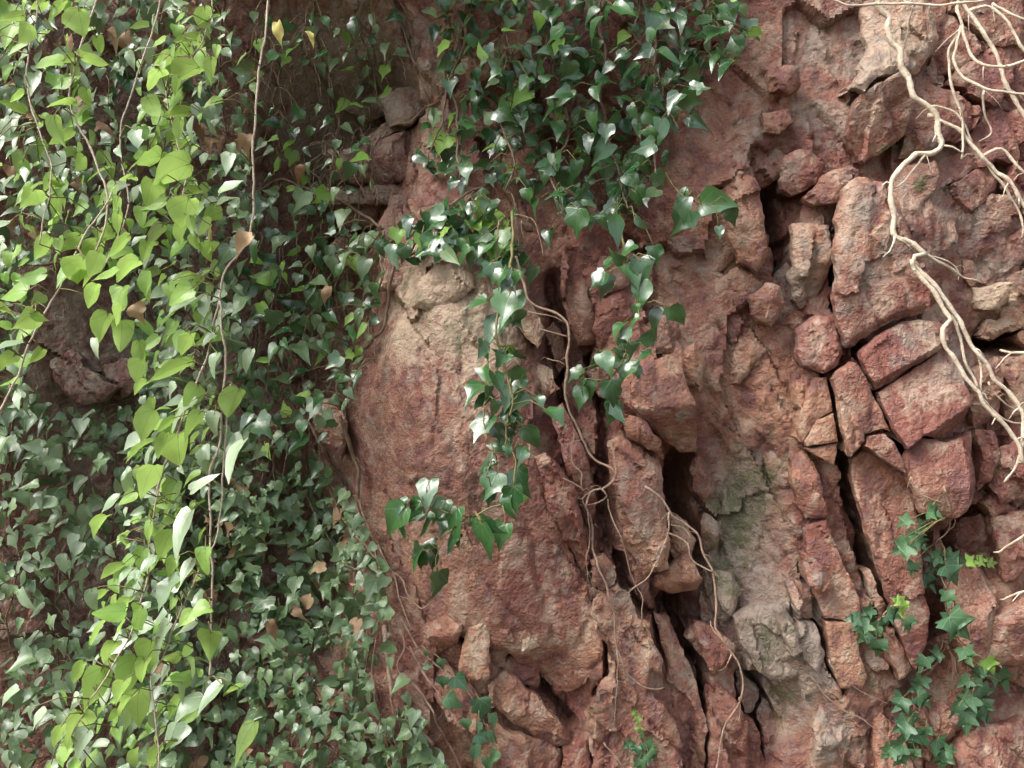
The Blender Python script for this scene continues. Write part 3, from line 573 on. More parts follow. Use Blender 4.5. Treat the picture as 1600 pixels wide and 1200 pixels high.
# ------------------------------------------------------------------ leaves
SHAPES = {
 'heart': [(0,1),(.08,.91),(.20,.79),(.31,.61),(.38,.40),(.39,.20),(.33,.04),(.21,-.04),(.08,-.035),(0,0)],
 'ivy': [(0,1),(.06,.86),(.16,.68),(.27,.50),(.40,.34),(.47,.14),(.40,-.02),(.26,-.10),(.10,-.07),(0,0)],
 'ovate': [(0,1),(.05,.88),(.15,.72),(.26,.56),(.34,.38),(.37,.20),(.33,.05),(.22,-.03),(.09,-.03),(0,0)],
 'shoulder': [(0,1),(.07,.82),(.14,.66),(.24,.56),(.42,.50),(.44,.36),(.43,.20),(.46,.06),(.34,-.06),(.12,-.06),(0,0)],
 'lobed': [(0,1),(.10,.80),(.18,.60),(.22,.48),(.38,.50),(.56,.52),(.46,.34),(.40,.20),(.50,.06),(.52,-.10),(.34,-.13),(.14,-.10),(0,0)]}
def leaf_mesh(shape, mat, seed):
    r = random.Random(seed); hp = SHAPES[shape]; verts, uvs, faces = [], [], []
    fold, droop, wav, ph, tw = r.uniform(.1, .9), r.uniform(-.1, .6), r.uniform(.03, .11), r.uniform(0, 6), r.uniform(-.4, .4)
    wid = r.uniform(.6, 1.15)
    if mat.name in ('dry_leaf', 'yellow_leaf'): droop, wav, tw, wid = r.uniform(.5, 1.3), .3, r.uniform(-.9, .9), r.uniform(.6, 1)
    wid = wid; asym = r.uniform(-.12, .12)
    def zz(x, y): return fold * abs(x) * .55 - droop * y * y + wav * math.sin(7 * y + ph + (2 if x > 0 else 0)) * abs(x) * 2.2 + tw * x * y
    def v(x, y):
        x = x * wid + asym * math.sin(3.1 * max(y, 0)); verts.append((x, y, zz(x, y))); uvs.append((x, y)); return len(verts) - 1
    mid = [v(0, max(y * .97, 0) if i else 1) for i, (x, y) in enumerate(hp)]
    for sg in (1, -1):
        side = r.uniform(.86, 1.12); jj = [(x * side * r.uniform(.91, 1.09), y + r.uniform(-.03, .03)) for x, y in hp]
        half = [v(sg * x * .5, (y + max(y * .97, 0)) / 2) for x, y in jj[1:-1]]; outl = [v(sg * x, y) for x, y in jj[1:-1]]
        def q(*f):
            g = []
            for i_ in f:
                if i_ not in g: g.append(i_)
            if len(g) > 2: faces.append(tuple(g if sg > 0 else g[::-1]))
        n = len(half)
        q(mid[0], half[0], mid[1])  # noqa tip
        q(mid[0], outl[0], half[0])
        for i in range(n - 1):
            q(mid[i + 1], half[i], half[i + 1], mid[i + 2]); q(half[i], outl[i], outl[i + 1], half[i + 1])
        q(mid[n], half[n - 1], mid[n + 1]); q(half[n - 1], outl[n - 1], mid[n + 1])
    me = bpy.data.meshes.new('leaf'); me.from_pydata(verts, [], [f[::-1] for f in faces]); me.materials.append(mat)
    ul = me.uv_layers.new(name='UVMap'); li = [0] * len(me.loops); me.loops.foreach_get('vertex_index', li)
    ul.data.foreach_set('uv', [c for i in li for c in uvs[i]])
    me.polygons.foreach_set('use_smooth', [True] * len(me.polygons)); me.update(); return me
LM = {}
for kind, shape, mat in (('ivy', 'ivy', 'ivy'), ('young', 'ivy', 'young'), ('matt', 'lobed', 'matt'), ('mattheart', 'ivy', 'matt'), ('bright', 'heart', 'bright'), ('pale', 'heart', 'pale'), ('dry', 'ivy', 'dry'), ('yellow', 'heart', 'yellow'), ('younglobed', 'lobed', 'young'), ('fresh', 'lobed', 'fresh'), ('freshheart', 'ivy', 'fresh')):
    LM[kind] = [leaf_mesh((shape, 'shoulder', 'ovate')[i % 3] if shape == 'ivy' else ((shape, shape, 'ovate')[i % 3] if shape == 'heart' else shape), M[mat], 31 * len(LM) + i) for i in range(21)]

def leaf_matrix(px, py, h, size_px, tip, face_dir, lean=.15):
    a = math.radians(tip); t = Vector((math.cos(a), -lean, -math.sin(a))).normalized()
    n = Vector(face_dir).normalized(); n = n - t * n.dot(t)
    if n.length < .1: n = Vector((0, -1, .3)) - t * Vector((0, -1, .3)).dot(t)
    n.normalize(); xx = t.cross(n); L = size_px / 800 * (D - h) / D
    L *= math.sqrt(1 + lean * lean); base = P(px, py, h) - t * L * .42
    m = Matrix((xx, t, n)).transposed().to_4x4() @ Matrix.Scale(L, 4); m.translation = base
    return m, base, t, L
class Plant:
    def __init__(s, name, label, cat, px, py, h, stem_mat, group='ivy growing on the rock face'):
        s.e = bpy.data.objects.new(name, None); COL.objects.link(s.e); s.org = P(px, py, h); s.e.location = s.org; s.e.empty_display_size = .05
        tag(s.e, label, cat, group); s.t = Tubes(); s.mat = stem_mat; s.pts = []; s.tw = Tubes()
    def stem(s, pts, r0, r1, wig=.006, knots=.08, sides=6):
        i = len(s.t.v); s.t.add(pts, r0, r1, sides, wig, knots=knots)
        for j in range(i, len(s.t.v), sides): s.pts.append(sum((Vector(s.t.v[j + k]) for k in range(0, sides)), Vector()) / sides)
    def leaf(s, px, py, h, size, tip, kind='ivy', face_dir=None, twig=True, lean=None):
        if face_dir is None: face_dir = (rng.gauss(-.3, .7), -1, rng.gauss(.9, .8))
        m, base, t, L = leaf_matrix(px, py, h, size, tip, face_dir, rng.uniform(-.3, .8) if lean is None else lean)
        o = bpy.data.objects.new('leaf', rng.choice(LM[kind])); COL.objects.link(o); o.parent = s.e
        m.translation = m.translation - s.org; o.matrix_local = m
        if twig and s.pts:
            best = min(s.pts, key=lambda q: (q - base).length_squared + (.02 if q.z < base.z - .01 else 0))
            if (best - base).length < .10:
                ml = (best + base) / 2 + Vector((0, -.012, .012)); s.tw.add([best, ml, base, base + t * L * .1], .0011, .0007, 4, 0, .02)
    def done(s):
        for tb, nm, mt in ((s.t, 'stem', s.mat), (s.tw, 'petioles', M['twig'])):
            if tb.v:
                tb.v = [v - s.org for v in tb.v]; ob = tb.build(nm, mt, s.e)
                if nm == 'petioles': ob['kind'] = 'stuff'
def scatter(poly, n, mind, seed):
    r = random.Random(seed); pp = np.array(poly, float); lo, hi = pp.min(0), pp.max(0); out = []; tries = 0
    while len(out) < n and tries < n * 40:
        tries += 1; q = (r.uniform(lo[0], hi[0]), r.uniform(lo[1], hi[1]))
        if not inside(pp, np.array([q]))[0]: continue
        if any((q[0] - o[0]) ** 2 + (q[1] - o[1]) ** 2 < mind * mind for o in out[-400:]): continue
        out.append(q)
    return out
def joined_leaves(items, parent, org):
    by = {}
    for kind, m in items: by.setdefault(kind[:4], []).append((kind, m))
    for key, lst in by.items():
        V, F, U, T = [], [], [], []
        for kind, m in lst:
            me = rng.choice(LM[kind]); n = len(V); tone = rng.random()
            V += [m @ v.co - org for v in me.vertices]; T += [tone] * len(me.vertices)
            F += [tuple(n + k for k in p_.vertices) for p_ in me.polygons]; U += [c_ for u in me.uv_layers[0].data for c_ in u.uv]
        o = link_mesh('leaves', V, F, LM[lst[0][0]][0].materials[0], parent, attrs={'leaf_tone': T}); o['kind'] = 'stuff'
        o.data.uv_layers.new(name='UVMap').data.foreach_set('uv', U)
def win(ox, oy, rows, sc=1.05): return [(ox + r[0] / 3, oy + r[1] / 3, r[2] / 3 * sc, r[3] if len(r) > 3 else 100, r[4] if len(r) > 4 else '') for r in rows]
def wander(x0, y0, x1, y1, n=6, amp=18):
    return [(x0 + (x1 - x0) * i / n + (rng.uniform(-amp, amp) if 0 < i < n else 0), y0 + (y1 - y0) * i / n) for i in range(n + 1)]

# --- glossy ivy mass hanging over the top middle
W3 = win(800, 0, [(520,30,120,20),(440,60,100,120),(385,110,130,130),(650,80,120,100),(720,20,90,45),(300,180,80,150),(200,160,130,150),(240,240,90,100),(160,70,60,90),(650,180,110,120),(620,240,110,150),(740,240,120,20),(510,260,100,150),(550,320,130,150),(440,380,120,0),(400,430,90,90),(640,390,110,130),(730,400,150,0),(760,480,130,120),(680,470,130,60),(840,470,120,20),(880,410,110,10),(840,350,100,150),(960,260,130,140),(1010,310,130,150),(1060,210,110,90),(1130,165,100,-10),(940,150,130,140),(900,110,120,150),(1000,85,90,0),(860,565,100,45),(660,540,110,30),(600,590,110,100),(690,610,140,100),(570,520,90,60),(480,560,100,130),(440,620,100,100),(380,570,110,100),(310,610,130,20),(210,600,100,90),(260,340,120,100),(230,430,120,170),(140,330,100,100),(60,390,90,120),(60,460,110,100),(180,500,80,90),(90,520,90,120),(40,560,100,90),(430,700,120,120),(360,660,100,100),(300,790,110,90),(270,830,130,90),(200,760,110,90),(160,780,120,160),(380,800,110,160),(420,790,90,60),(620,770,130,70),(560,790,110,160),(560,850,120,50),(490,900,150,120),(470,950,130,150),(700,840,110,45),(320,920,130,140),(230,940,130,100),(300,1040,160,100),(500,1060,170,70),(590,920,120,90),(610,1040,100,20),(110,980,110,100),(70,920,90,90),(10,1010,80,120),(620,690,130,160),(560,730,100,150),(650,640,110,60),(530,1170,130,150),(670,1190,100,80),(170,1110,80,100)], .92)
MASS = [(660,-30),(1150,-30),(1185,55),(1130,100),(1085,150),(1060,190),(1040,250),(1030,300),(990,340),(930,350),(885,340),(860,300),(800,290),(760,320),(700,290),(645,250),(655,200),(700,150),(680,100)]
p = Plant('ivy_plant', 'large mass of glossy dark green ivy spilling over the top middle of the rock', 'ivy', 900, -60, .12, M['bark'])
for x0, y0, x1, y1 in ((700,-90,720,280),(780,-90,790,300),(850,-90,880,330),(920,-90,980,330),(1000,-90,1020,280),(1080,-90,1130,110),(760,-60,670,240),(960,-60,1060,200)):
    w = wander(x0, y0, x1, y1, 7); p.stem([P(q[0], q[1], max(surf(*q), -.08) + .03 + .012 * i) for i, q in enumerate(w)], .0042, .0018)
for (x_, y_, s_, a_, f_) in W3: p.leaf(x_, y_, max(surf(x_, y_), -.06) + rng.uniform(.09, .17), s_, a_, 'ivy')
for x_, y_ in scatter(MASS, 223, 11, 5): p.leaf(x_, y_, max(surf(x_, y_), -.08) + rng.uniform(.03, .13), rng.uniform(22, 36), rng.gauss(115, 65), rng.choice(['ivy'] * 7 + ['young', 'mattheart']))
joined_leaves([(rng.choice(['ivy', 'ivy', 'mattheart']), leaf_matrix(x_, y_, max(surf(x_, y_), -.08) + rng.uniform(.015, .08), rng.uniform(15, 28), rng.gauss(110, 45), (rng.gauss(-.15, .55), -1, rng.gauss(.8, .6)), rng.uniform(-.3, .8))[0]) for x_, y_ in scatter(MASS, 200, 11, 55)], p.e, p.org)
p.done()
# --- lower left lobe of it
p = Plant('ivy_plant', 'loose glossy ivy trailing left above the pale top of the boulder', 'ivy', 770, 300, .1, M['bark'])
for x0, y0, x1, y1 in ((770,280,600,385),(790,290,820,430),(740,300,640,400)):
    w = wander(x0, y0, x1, y1, 6, 10); p.stem([P(q[0], q[1], max(surf(*q), -.06) + .04) for q in w], .003, .0014)
for x_, y_ in scatter([(590,385),(640,345),(700,325),(770,320),(800,390),(835,435),(760,425),(690,395),(640,405)], 75, 12, 6): p.leaf(x_, y_, max(surf(x_, y_), -.06) + rng.uniform(.05, .1), rng.uniform(24, 40), rng.gauss(110, 40), rng.choice(['ivy'] * 4 + ['mattheart', 'young']))
p.done()

# --- the long strand hanging in the middle
S4 = win(800, 400, [(10,120,120,120),(20,560,100,120),(130,680,60,60),(205,745,110,30),(30,690,120,120),(20,790,100,130),(85,850,130,60),(40,930,80,100),(45,1060,140,70),(20,1140,140,80)]) + \
 win(400, 400, [(1140,100,90,120),(1180,110,100,120),(1030,215,110,170),(1170,230,160,110),(1115,345,150,130),(1060,430,80,100),(1075,465,60,90),(1065,555,80,90),(1020,630,120,150),(1090,640,70,90),(1075,690,110,140),(1125,720,90,90),(1180,660,100,110),(1065,810,140,120),(1175,880,90,100),(1180,910,60,60),(1085,985,110,160),(1100,1070,140,120),(1180,1160,110,80),(1150,500,100,120),(1140,590,110,60),(1190,760,90,100),(1130,830,90,70)])
p = Plant('ivy_plant', 'long strand of glossy ivy hanging in front of the boulder in the middle', 'ivy', 790, 380, .14, M['twig'])
p.stem([P(*q) for q in ((800,330,.10),(800,400,.16),(785,460,.19),(775,520,.21),(790,580,.21),(800,630,.22),(790,680,.22),(805,720,.23),(800,790,.24))], .0028, .0016, .004)
p.stem([P(*q) for q in ((790,580,.21),(765,610,.22),(755,660,.23),(770,700,.23),(760,745,.24))], .0018, .001, .003)
for (x_, y_, s_, a_, f_) in S4: p.leaf(x_, y_, .21 + rng.uniform(-.02, .05), s_, a_, 'ivy')
for i in range(14):
    y_ = rng.uniform(440, 780); p.leaf(790 + rng.uniform(-25, 25), y_, .2 + rng.uniform(-.03, .02), rng.uniform(22, 34), rng.gauss(100, 40), rng.choice(['ivy', 'ivy', 'young']))
p.done()
S4b = win(400, 800, [(650,40,180,130),(740,30,120,150),(680,90,130,110),(800,50,110,150),(890,60,100,130),(930,60,180,100),(1040,60,90,20),(1060,140,200,90),(1090,70,110,40),(1150,110,120,110),(920,135,110,130),(800,150,90,180),(825,225,130,110),(740,225,150,120),(770,230,110,110),(850,340,150,95)]) + win(400, 400, [(800,1110,120,100),(690,1180,90,120),(860,1190,110,120),(740,1170,90,150)])
p = Plant('ivy_plant', 'sprig of shiny ivy leaves at the lowest tip of the middle strand', 'ivy', 790, 800, .24, M['twig'])
p.stem([P(*q) for q in ((800,785,.24),(770,790,.25),(735,805,.27),(700,800,.28),(665,790,.28),(635,800,.28))], .002, .001, .003)
p.stem([P(*q) for q in ((735,805,.27),(700,835,.28),(680,870,.28),(683,895,.28))], .0015, .0009, .003)
for (x_, y_, s_, a_, f_) in S4b: p.leaf(x_, y_, .27 + rng.uniform(-.02, .04), s_, a_, 'ivy')
p.done()
# --- strand right of it
S5 = win(800, 400, [(490,8,80,200),(440,40,90,135),(400,110,110,140),(440,135,110,100),(560,85,120,60),(610,70,130,80),(690,35,120,30),(600,170,140,100),(590,250,60,90),(680,290,110,100),(770,280,120,50),(500,345,90,130),(570,305,70,150),(545,370,80,80),(625,385,110,150),(515,420,90,110),(395,490,100,110),(435,500,110,70),(510,460,80,60),(560,450,90,80),(615,460,80,170),(520,530,110,120),(575,545,80,70),(295,550,90,150),(325,610,90,110),(315,660,110,100),(370,630,100,100),(475,640,130,80),(500,720,130,60),(465,740,100,90)])
p = Plant('ivy_plant', 'shorter ivy strand hanging beside the reddish pillars right of the middle', 'ivy', 975, 340, .1, M['twig'])
p.stem([P(*q) for q in ((965,320,.06),(975,390,.13),(985,440,.16),(995,480,.16),(985,530,.17),(970,570,.18),(950,595,.18))], .0024, .0014, .004)
p.stem([P(*q) for q in ((950,595,.18),(925,592,.18),(905,590,.18))], .0014, .0008, .002)
for (x_, y_, s_, a_, f_) in S5: p.leaf(x_, y_, .17 + rng.uniform(-.02, .03), s_, a_, 'ivy')
p.done()
S6 = win(800, 0, [(795,920,90,150),(810,975,120,100),(950,960,130,10),(1025,1000,110,80),(790,1030,130,120),(970,1085,60,90)])
p = Plant('ivy_plant', 'small ivy sprig with one round shiny leaf beside the large ivy mass', 'ivy', 1050, 310, .08, M['twig'])
p.stem([P(*q) for q in ((1040,270,.03),(1060,300,.08),(1085,315,.1),(1110,320,.11))], .0018, .001, .002)
for (x_, y_, s_, a_, f_) in S6: p.leaf(x_, y_, .1 + rng.uniform(-.02, .03), s_, a_, 'ivy')
p.done()
# --- matt young ivy on the lower right blocks
def sprig(label, stems, leaves, off=.03, kind='fresh'):
    x0, y0 = stems[0][0]; pl = Plant('ivy_plant', label, 'ivy', x0, y0, surf(x0, y0), M['rootlet'])
    for st in stems: pl.stem(on_face(st, .008), .0018, .0010, .002)
    for i, (x_, y_, s_, a_, f_) in enumerate(leaves):
        pl.leaf(x_, y_, surf(x_, y_) + off + rng.uniform(-.005, .02), s_ * .78, a_, 'younglobed' if f_ == 'y' else kind, (rng.uniform(-.35, .35), -1, rng.uniform(.0, .6)), lean=rng.uniform(0, .25))
    pl.done()
sprig('ivy sprig with a row of pale young leaves pointing right across the crack', [[(1475,760),(1485,800),(1480,830),(1462,850),(1470,900),(1488,940),(1490,970)],[(1470,875),(1500,875),(1530,877),(1555,879)]],
 win(1200, 800, [(640,50,90,150),(735,70,80,20),(690,110,80,0),(725,105,50,0),(620,175,110,150),(640,155,90,160),(715,155,90,45),(780,10,100,20),(680,270,90,100),(760,330,130,60),(830,215,120,150),(770,210,100,170),(790,255,120,140),(870,290,160,45),(890,230,100,0),(960,230,80,0,'y'),(1010,230,70,0,'y'),(1050,235,60,0,'y'),(840,410,100,90),(830,500,110,160),(900,540,180,45)]))
sprig('low ivy clump sitting across the long black crack', [[(1395,945),(1375,965),(1360,985),(1365,1010)],[(1375,965),(1400,962),(1420,975)],[(1375,965),(1345,965),(1335,967)]],
 win(1200, 800, [(400,500,80,180),(460,470,90,150),(440,540,110,160),(490,500,90,30),(540,535,90,60),(500,570,100,110),(450,590,90,140),(590,490,90,20),(660,535,90,60),(610,410,70,200,'y'),(640,440,60,100,'y'),(510,640,110,90),(630,480,70,40,'y')]))
sprig('ivy trailing down the bottom edge right of the grey slabs', [[(1475,995),(1465,1035),(1440,1060),(1425,1085),(1430,1120),(1415,1160),(1410,1210)],[(1430,1110),(1455,1140),(1470,1165),(1475,1190)]],
 win(1200, 800, [(730,715,100,110),(780,670,80,150),(710,800,90,120),(690,830,80,150),(730,890,100,45),(610,900,110,130),(690,970,90,20),(620,1010,110,150),(680,1070,150,100),(590,1110,130,160),(740,1040,80,90),(810,1110,130,70),(860,1120,70,0),(820,1170,120,90),(620,1165,100,120),(690,1140,70,90),(560,1130,90,130)]))
sprig('grey green ivy bunch hanging beside the red layered rock at the right', [[(1475,1000),(1492,1030),(1495,1055),(1515,1075),(1520,1110),(1510,1140)],[(1515,1075),(1540,1055),(1565,1065)]],
 win(1200, 800, [(940,675,110,70),(1040,725,110,60,'y'),(980,755,80,120),(1090,790,140,60),(920,805,90,150),(970,810,70,90),(930,845,80,100),(1010,870,120,50),(930,890,110,140),(880,940,100,120),(960,930,80,60),(1030,955,100,30),(930,990,140,90),(980,970,80,60),(1000,920,110,90),(900,890,90,150)]))
sprig('ivy creeping over the red rock at the bottom left of the boulder', [[(627,967),(653,1013),(683,1040),(720,1063),(745,1100),(765,1150),(775,1200)]],
 win(400, 800, [(800,665,40,90),(805,725,60,0),(870,715,70,90),(880,800,80,100),(960,800,110,45),(930,885,120,30),(1055,925,140,80),(1115,975,90,80),(990,1000,80,90),(1045,1010,60,90),(1110,1055,100,60),(1060,1060,90,30),(1030,1130,110,100),(1115,1145,90,120),(1080,1180,90,90)]), kind='freshheart')
sprig('tiny ivy shoot with yellow green tip at the bottom middle', [[(991,1115),(998,1145),(1005,1175),(1010,1215)]],
 win(800, 800, [(575,950,45,80,'y'),(590,980,45,120,'y'),(600,1020,45,60,'y'),(545,1095,60,150),(620,1050,50,45),(570,1110,60,130),(640,1110,90,60),(610,1160,80,120),(660,1150,80,40),(590,1190,80,100)]))

# --- ivy carpets over the left of the face
def carpet(label, poly, n, size, seed, kinds, off, stems, mind, twigs=12):
    c = np.array(poly, float).mean(0); pl = Plant('ivy_plant', label, 'ivy', c[0], np.array(poly)[:, 1].max(), -.1, M['bark'], 'ivy carpets on the left of the face')
    for st in stems: pl.stem(on_face(wander(*st, 7, 14), off[0] * .6), .003, .0014, .008)
    pl.stem(on_face([(st[0], st[1]) for st in sorted(stems)], off[0] * .6), .003, .003, .004)
    for x_, y_ in scatter(poly, twigs, 20, seed + 70):                 # fine bare runners leaving the stems
        q = P(x_, y_, max(surf(x_, y_), -.22) + rng.uniform(*off) * .7); b = min(pl.pts[::3], key=lambda t_: (t_ - q).length_squared)
        e_ = q + Vector((rng.uniform(-.03, .03), rng.uniform(-.03, 0), rng.uniform(-.12, -.03))); pl.t.add([b, (b + q) / 2 + Vector((0, -.01, .02)), q, e_], .0014, .0006, 5, .008)
    spots = scatter(poly, int(n * 1.15), mind, seed); sp = np.array(spots); msk = fbm(np.stack([sp[:, 0] / 75, sp[:, 1] / 95, np.full(len(sp), seed * 3.3)], 1), 3) > rng.uniform(-.24, -.18); spots = [q for q, k_ in zip(spots, msk) if k_]; sizes = sorted((rng.triangular(size[0], size[1], size[0] + 3) for _ in spots), reverse=True); order = list(range(len(spots))); rng.shuffle(order); rest = []
    for k, i in enumerate(order):
        x_, y_ = spots[i]; h = max(surf(x_, y_), -.22) + rng.uniform(*off); kind = rng.choice(kinds)
        a_, fd, ln = rng.gauss(110, 45), (rng.gauss(-.15, .65), -1, rng.gauss(.85, .7)), rng.uniform(-.3, .8)
        if k < 230: pl.leaf(x_, y_, h, sizes[k], a_, kind, fd, lean=ln)
        else: rest.append((kind, leaf_matrix(x_, y_, h, sizes[k], a_, fd, ln)[0]))
    if rest: joined_leaves(rest, pl.e, pl.org)
    pl.done()
carpet('dense carpet of small dull ivy leaves over the bottom left centre', [(260,720),(470,690),(560,800),(600,900),(610,1010),(640,1100),(700,1210),(230,1230)], 760, (14, 38), 21, ['matt'] * 4 + ['mattheart'] * 8 + ['dry'], (.02, .10), [(480,660,500,1200),(430,700,420,1200),(540,760,600,1190),(380,700,340,1190),(300,720,280,1200)], 9, 60)
carpet('ivy of small leaves, some whitened with painted sheen, filling the bottom left corner', [(-120,700),(120,690),(280,760),(270,1230),(-120,1230)], 480, (15, 40), 22, ['mattheart'] * 4 + ['matt'] + ['pale'] * 2, (.04, .18), [(20,650,30,1200),(100,680,80,1200),(180,700,190,1200),(240,720,240,1200)], 10, 24)
carpet('dark ivy high in the top left corner behind the bright leaves', [(-120,-40),(330,-40),(390,120),(380,400),(-120,420)], 500, (15, 42), 23, ['mattheart'] * 5 + ['matt', 'matt', 'pale', 'ivy', 'dry'], (.04, .2), [(20,-60,10,420),(100,-60,120,420),(190,-60,180,420),(270,-60,290,420),(340,-60,360,400)], 11, 30)
carpet('ivy behind the bright leaves around the pale stone at the left', [(200,420),(380,400),(400,700),(260,720),(0,700),(-120,720),(-120,420),(60,430),(60,640),(220,640)], 300, (15, 38), 24, ['mattheart'] * 4 + ['matt', 'ivy', 'pale'], (.03, .16), [(220,400,210,720),(300,400,320,720),(-40,420,-20,700)], 11, 30)
carpet('straggly dark ivy in the shaded hollow left of the boulder', [(385,300),(470,300),(560,330),(590,390),(600,470),(560,560),(560,620),(520,680),(430,720),(380,700)], 150, (16, 40), 25, ['ivy'] * 4 + ['mattheart'] * 4 + ['young'], (.05, .16), [(440,280,420,700),(500,300,480,680),(560,330,540,640),(600,360,590,560),(400,300,400,700)], 13, 40)
carpet('sparse ivy twigs on the grey rock under the top edge', [(390,20),(500,30),(640,20),(620,120),(560,200),(600,290),(500,310),(400,300)], 80, (14, 34), 26, ['ivy', 'mattheart', 'young'], (.04, .12), [(470,-40,530,260),(410,-40,440,300),(590,-40,560,280)], 16, 40)

# --- bright heart-leaved vines hanging freely in front at the left
B1 = win(0, 0, [(965,95,130,95),(890,190,150,180),(860,230,90,160),(770,270,110,160),(815,240,80,100),(720,360,120,150),(760,310,80,100),(1010,240,80,100),(990,320,110,100),(880,345,170,160),(830,400,110,100),(810,460,130,110),(715,495,110,60),(745,545,100,45),(840,530,140,170),(840,600,120,100),(770,765,100,150),(810,790,200,160),(700,890,130,120),(720,950,150,170),(870,990,150,110),(900,900,120,170),(240,280,130,180),(320,270,100,180),(440,270,150,0),(460,205,80,90),(310,370,160,160),(300,480,150,180),(405,455,100,100),(270,610,170,80),(320,640,110,120),(370,760,100,120),(130,920,130,150),(260,970,130,110),(250,860,90,180),(500,900,150,130),(540,990,170,110),(600,830,90,180),(550,1040,120,100),(380,100,150,80),(270,30,130,150),(90,230,120,150),(110,150,120,120),(60,80,130,170),(610,280,100,80,'w'),(1040,450,120,-30,'w'),(1060,870,130,-40,'w'),(1050,940,130,-30,'w'),(1070,760,120,100,'w'),(1130,280,80,120,'w'),(640,640,90,80,'w'),(560,710,70,60,'w'),(470,1020,80,120,'w'),(840,1080,110,120),(560,1140,150,140),(680,1170,110,110),(330,1130,150,150),(450,1170,130,120),(200,1150,140,130),(900,1050,100,80)], .92)
B2 = win(0, 400, [(60,165,200,180),(150,90,150,170),(120,290,150,150),(180,280,80,20),(40,490,130,150),(180,455,100,150),(430,175,130,120),(480,320,150,120),(560,200,150,100),(570,360,150,100),(660,450,130,90),(640,530,120,110),(810,520,220,165),(660,605,90,150),(850,180,160,150),(690,120,130,100),(600,50,150,150),(340,50,150,150),(380,60,140,120),(540,270,120,110),(680,780,160,120),(660,890,180,160),(690,1030,170,130),(900,790,170,120),(840,900,180,100),(760,880,140,110),(780,780,120,150),(1100,680,160,110),(900,650,130,120),(870,400,120,130),(800,1100,130,120),(770,1160,120,180),(980,385,90,150,'w'),(1000,780,130,100,'w'),(1090,930,180,120,'w'),(920,1060,150,-50,'w'),(510,1160,150,150,'w'),(850,720,200,140,'w'),(1160,480,120,110,'w'),(860,230,150,160,'w'),(440,420,90,90,'w'),(800,630,100,130,'w'),(40,410,130,170,'w'),(440,30,130,120),(500,90,130,140),(420,100,120,120),(960,300,110,120),(1000,500,120,110,'w')], .92)
B3 = win(0, 800, [(470,40,150,150),(690,90,130,110),(780,130,180,130),(660,210,120,110),(535,270,150,150),(580,290,110,140,'w'),(690,240,120,130,'w'),(790,370,200,140,'w'),(620,350,180,130,'w'),(580,430,140,150),(520,470,150,180),(650,490,140,120),(460,550,170,130),(740,580,200,130,'w'),(580,610,130,130,'w'),(610,740,180,120),(440,800,200,120),(670,740,140,110),(640,900,180,100),(590,900,150,130),(350,1000,200,120),(480,920,80,150),(270,1030,140,130),(380,1080,160,120,'w'),(300,1140,100,90),(960,220,140,90),(870,270,130,120,'w'),(940,470,110,160),(870,500,110,150),(990,600,130,100),(1090,840,130,150),(1140,1060,180,125),(730,1150,170,110),(980,850,150,150,'w'),(890,910,150,150,'w'),(840,430,130,110,'w'),(770,760,100,110,'w'),(140,940,90,130,'w'),(180,960,110,130,'w'),(40,850,110,150,'w'),(840,70,200,120,'w'),(700,640,140,120),(560,820,130,130),(520,640,140,130),(800,250,120,120)], .92)
VG = 'leafy vines hanging in front of the left of the face'
VINES = [
 ('bright green heart leaved vine hanging at the upper left', [[(150,-160),(160,-40),(130,60),(110,160),(150,250),(170,330),(140,420)],[(70,-160),(60,0),(40,130),(80,260),(60,380)],[(240,-160),(250,0),(190,200),(200,320),(160,420)]], lambda x_, y_: x_ < 215 and y_ < 400, (.26, .42)),
 ('bright leaved vine on the long pale stem right of the upper left leaves', [[(425,-160),(418,0),(413,67),(403,140),(396,230),(394,353),(370,400),(348,430),(342,467),(333,510),(323,560),(310,593),(290,640),(277,677),(260,717),(243,777)],[(330,-160),(330,20),(300,90),(260,130),(270,200),(290,280),(270,350)]], lambda x_, y_: x_ >= 215 and y_ < 610, (.22, .36)),
 ('pale stem with yellow green leaves leaning in from the left edge', [[(175,300),(155,335),(130,370),(103,427),(80,473),(50,527),(20,597),(-10,660),(-60,760)]], lambda x_, y_: x_ < 215 and 400 <= y_ < 640, (.34, .48)),
 ('twin stemmed vine with long yellow green leaves hanging lower left', [[(343,470),(352,560),(348,607),(345,683),(330,733),(327,780),(328,800),(330,867),(332,917),(330,1000),(327,1060)],[(360,600),(352,690),(347,760),(340,830),(333,850),(303,910),(277,967),(253,1027),(237,1053),(240,1100),(247,1183),(250,1260)],[(260,717),(240,800),(230,900),(200,1000),(150,1080),(110,1150)]], lambda x_, y_: True, (.26, .42)),
]
BL = B1 + B2 + B3; used = set()
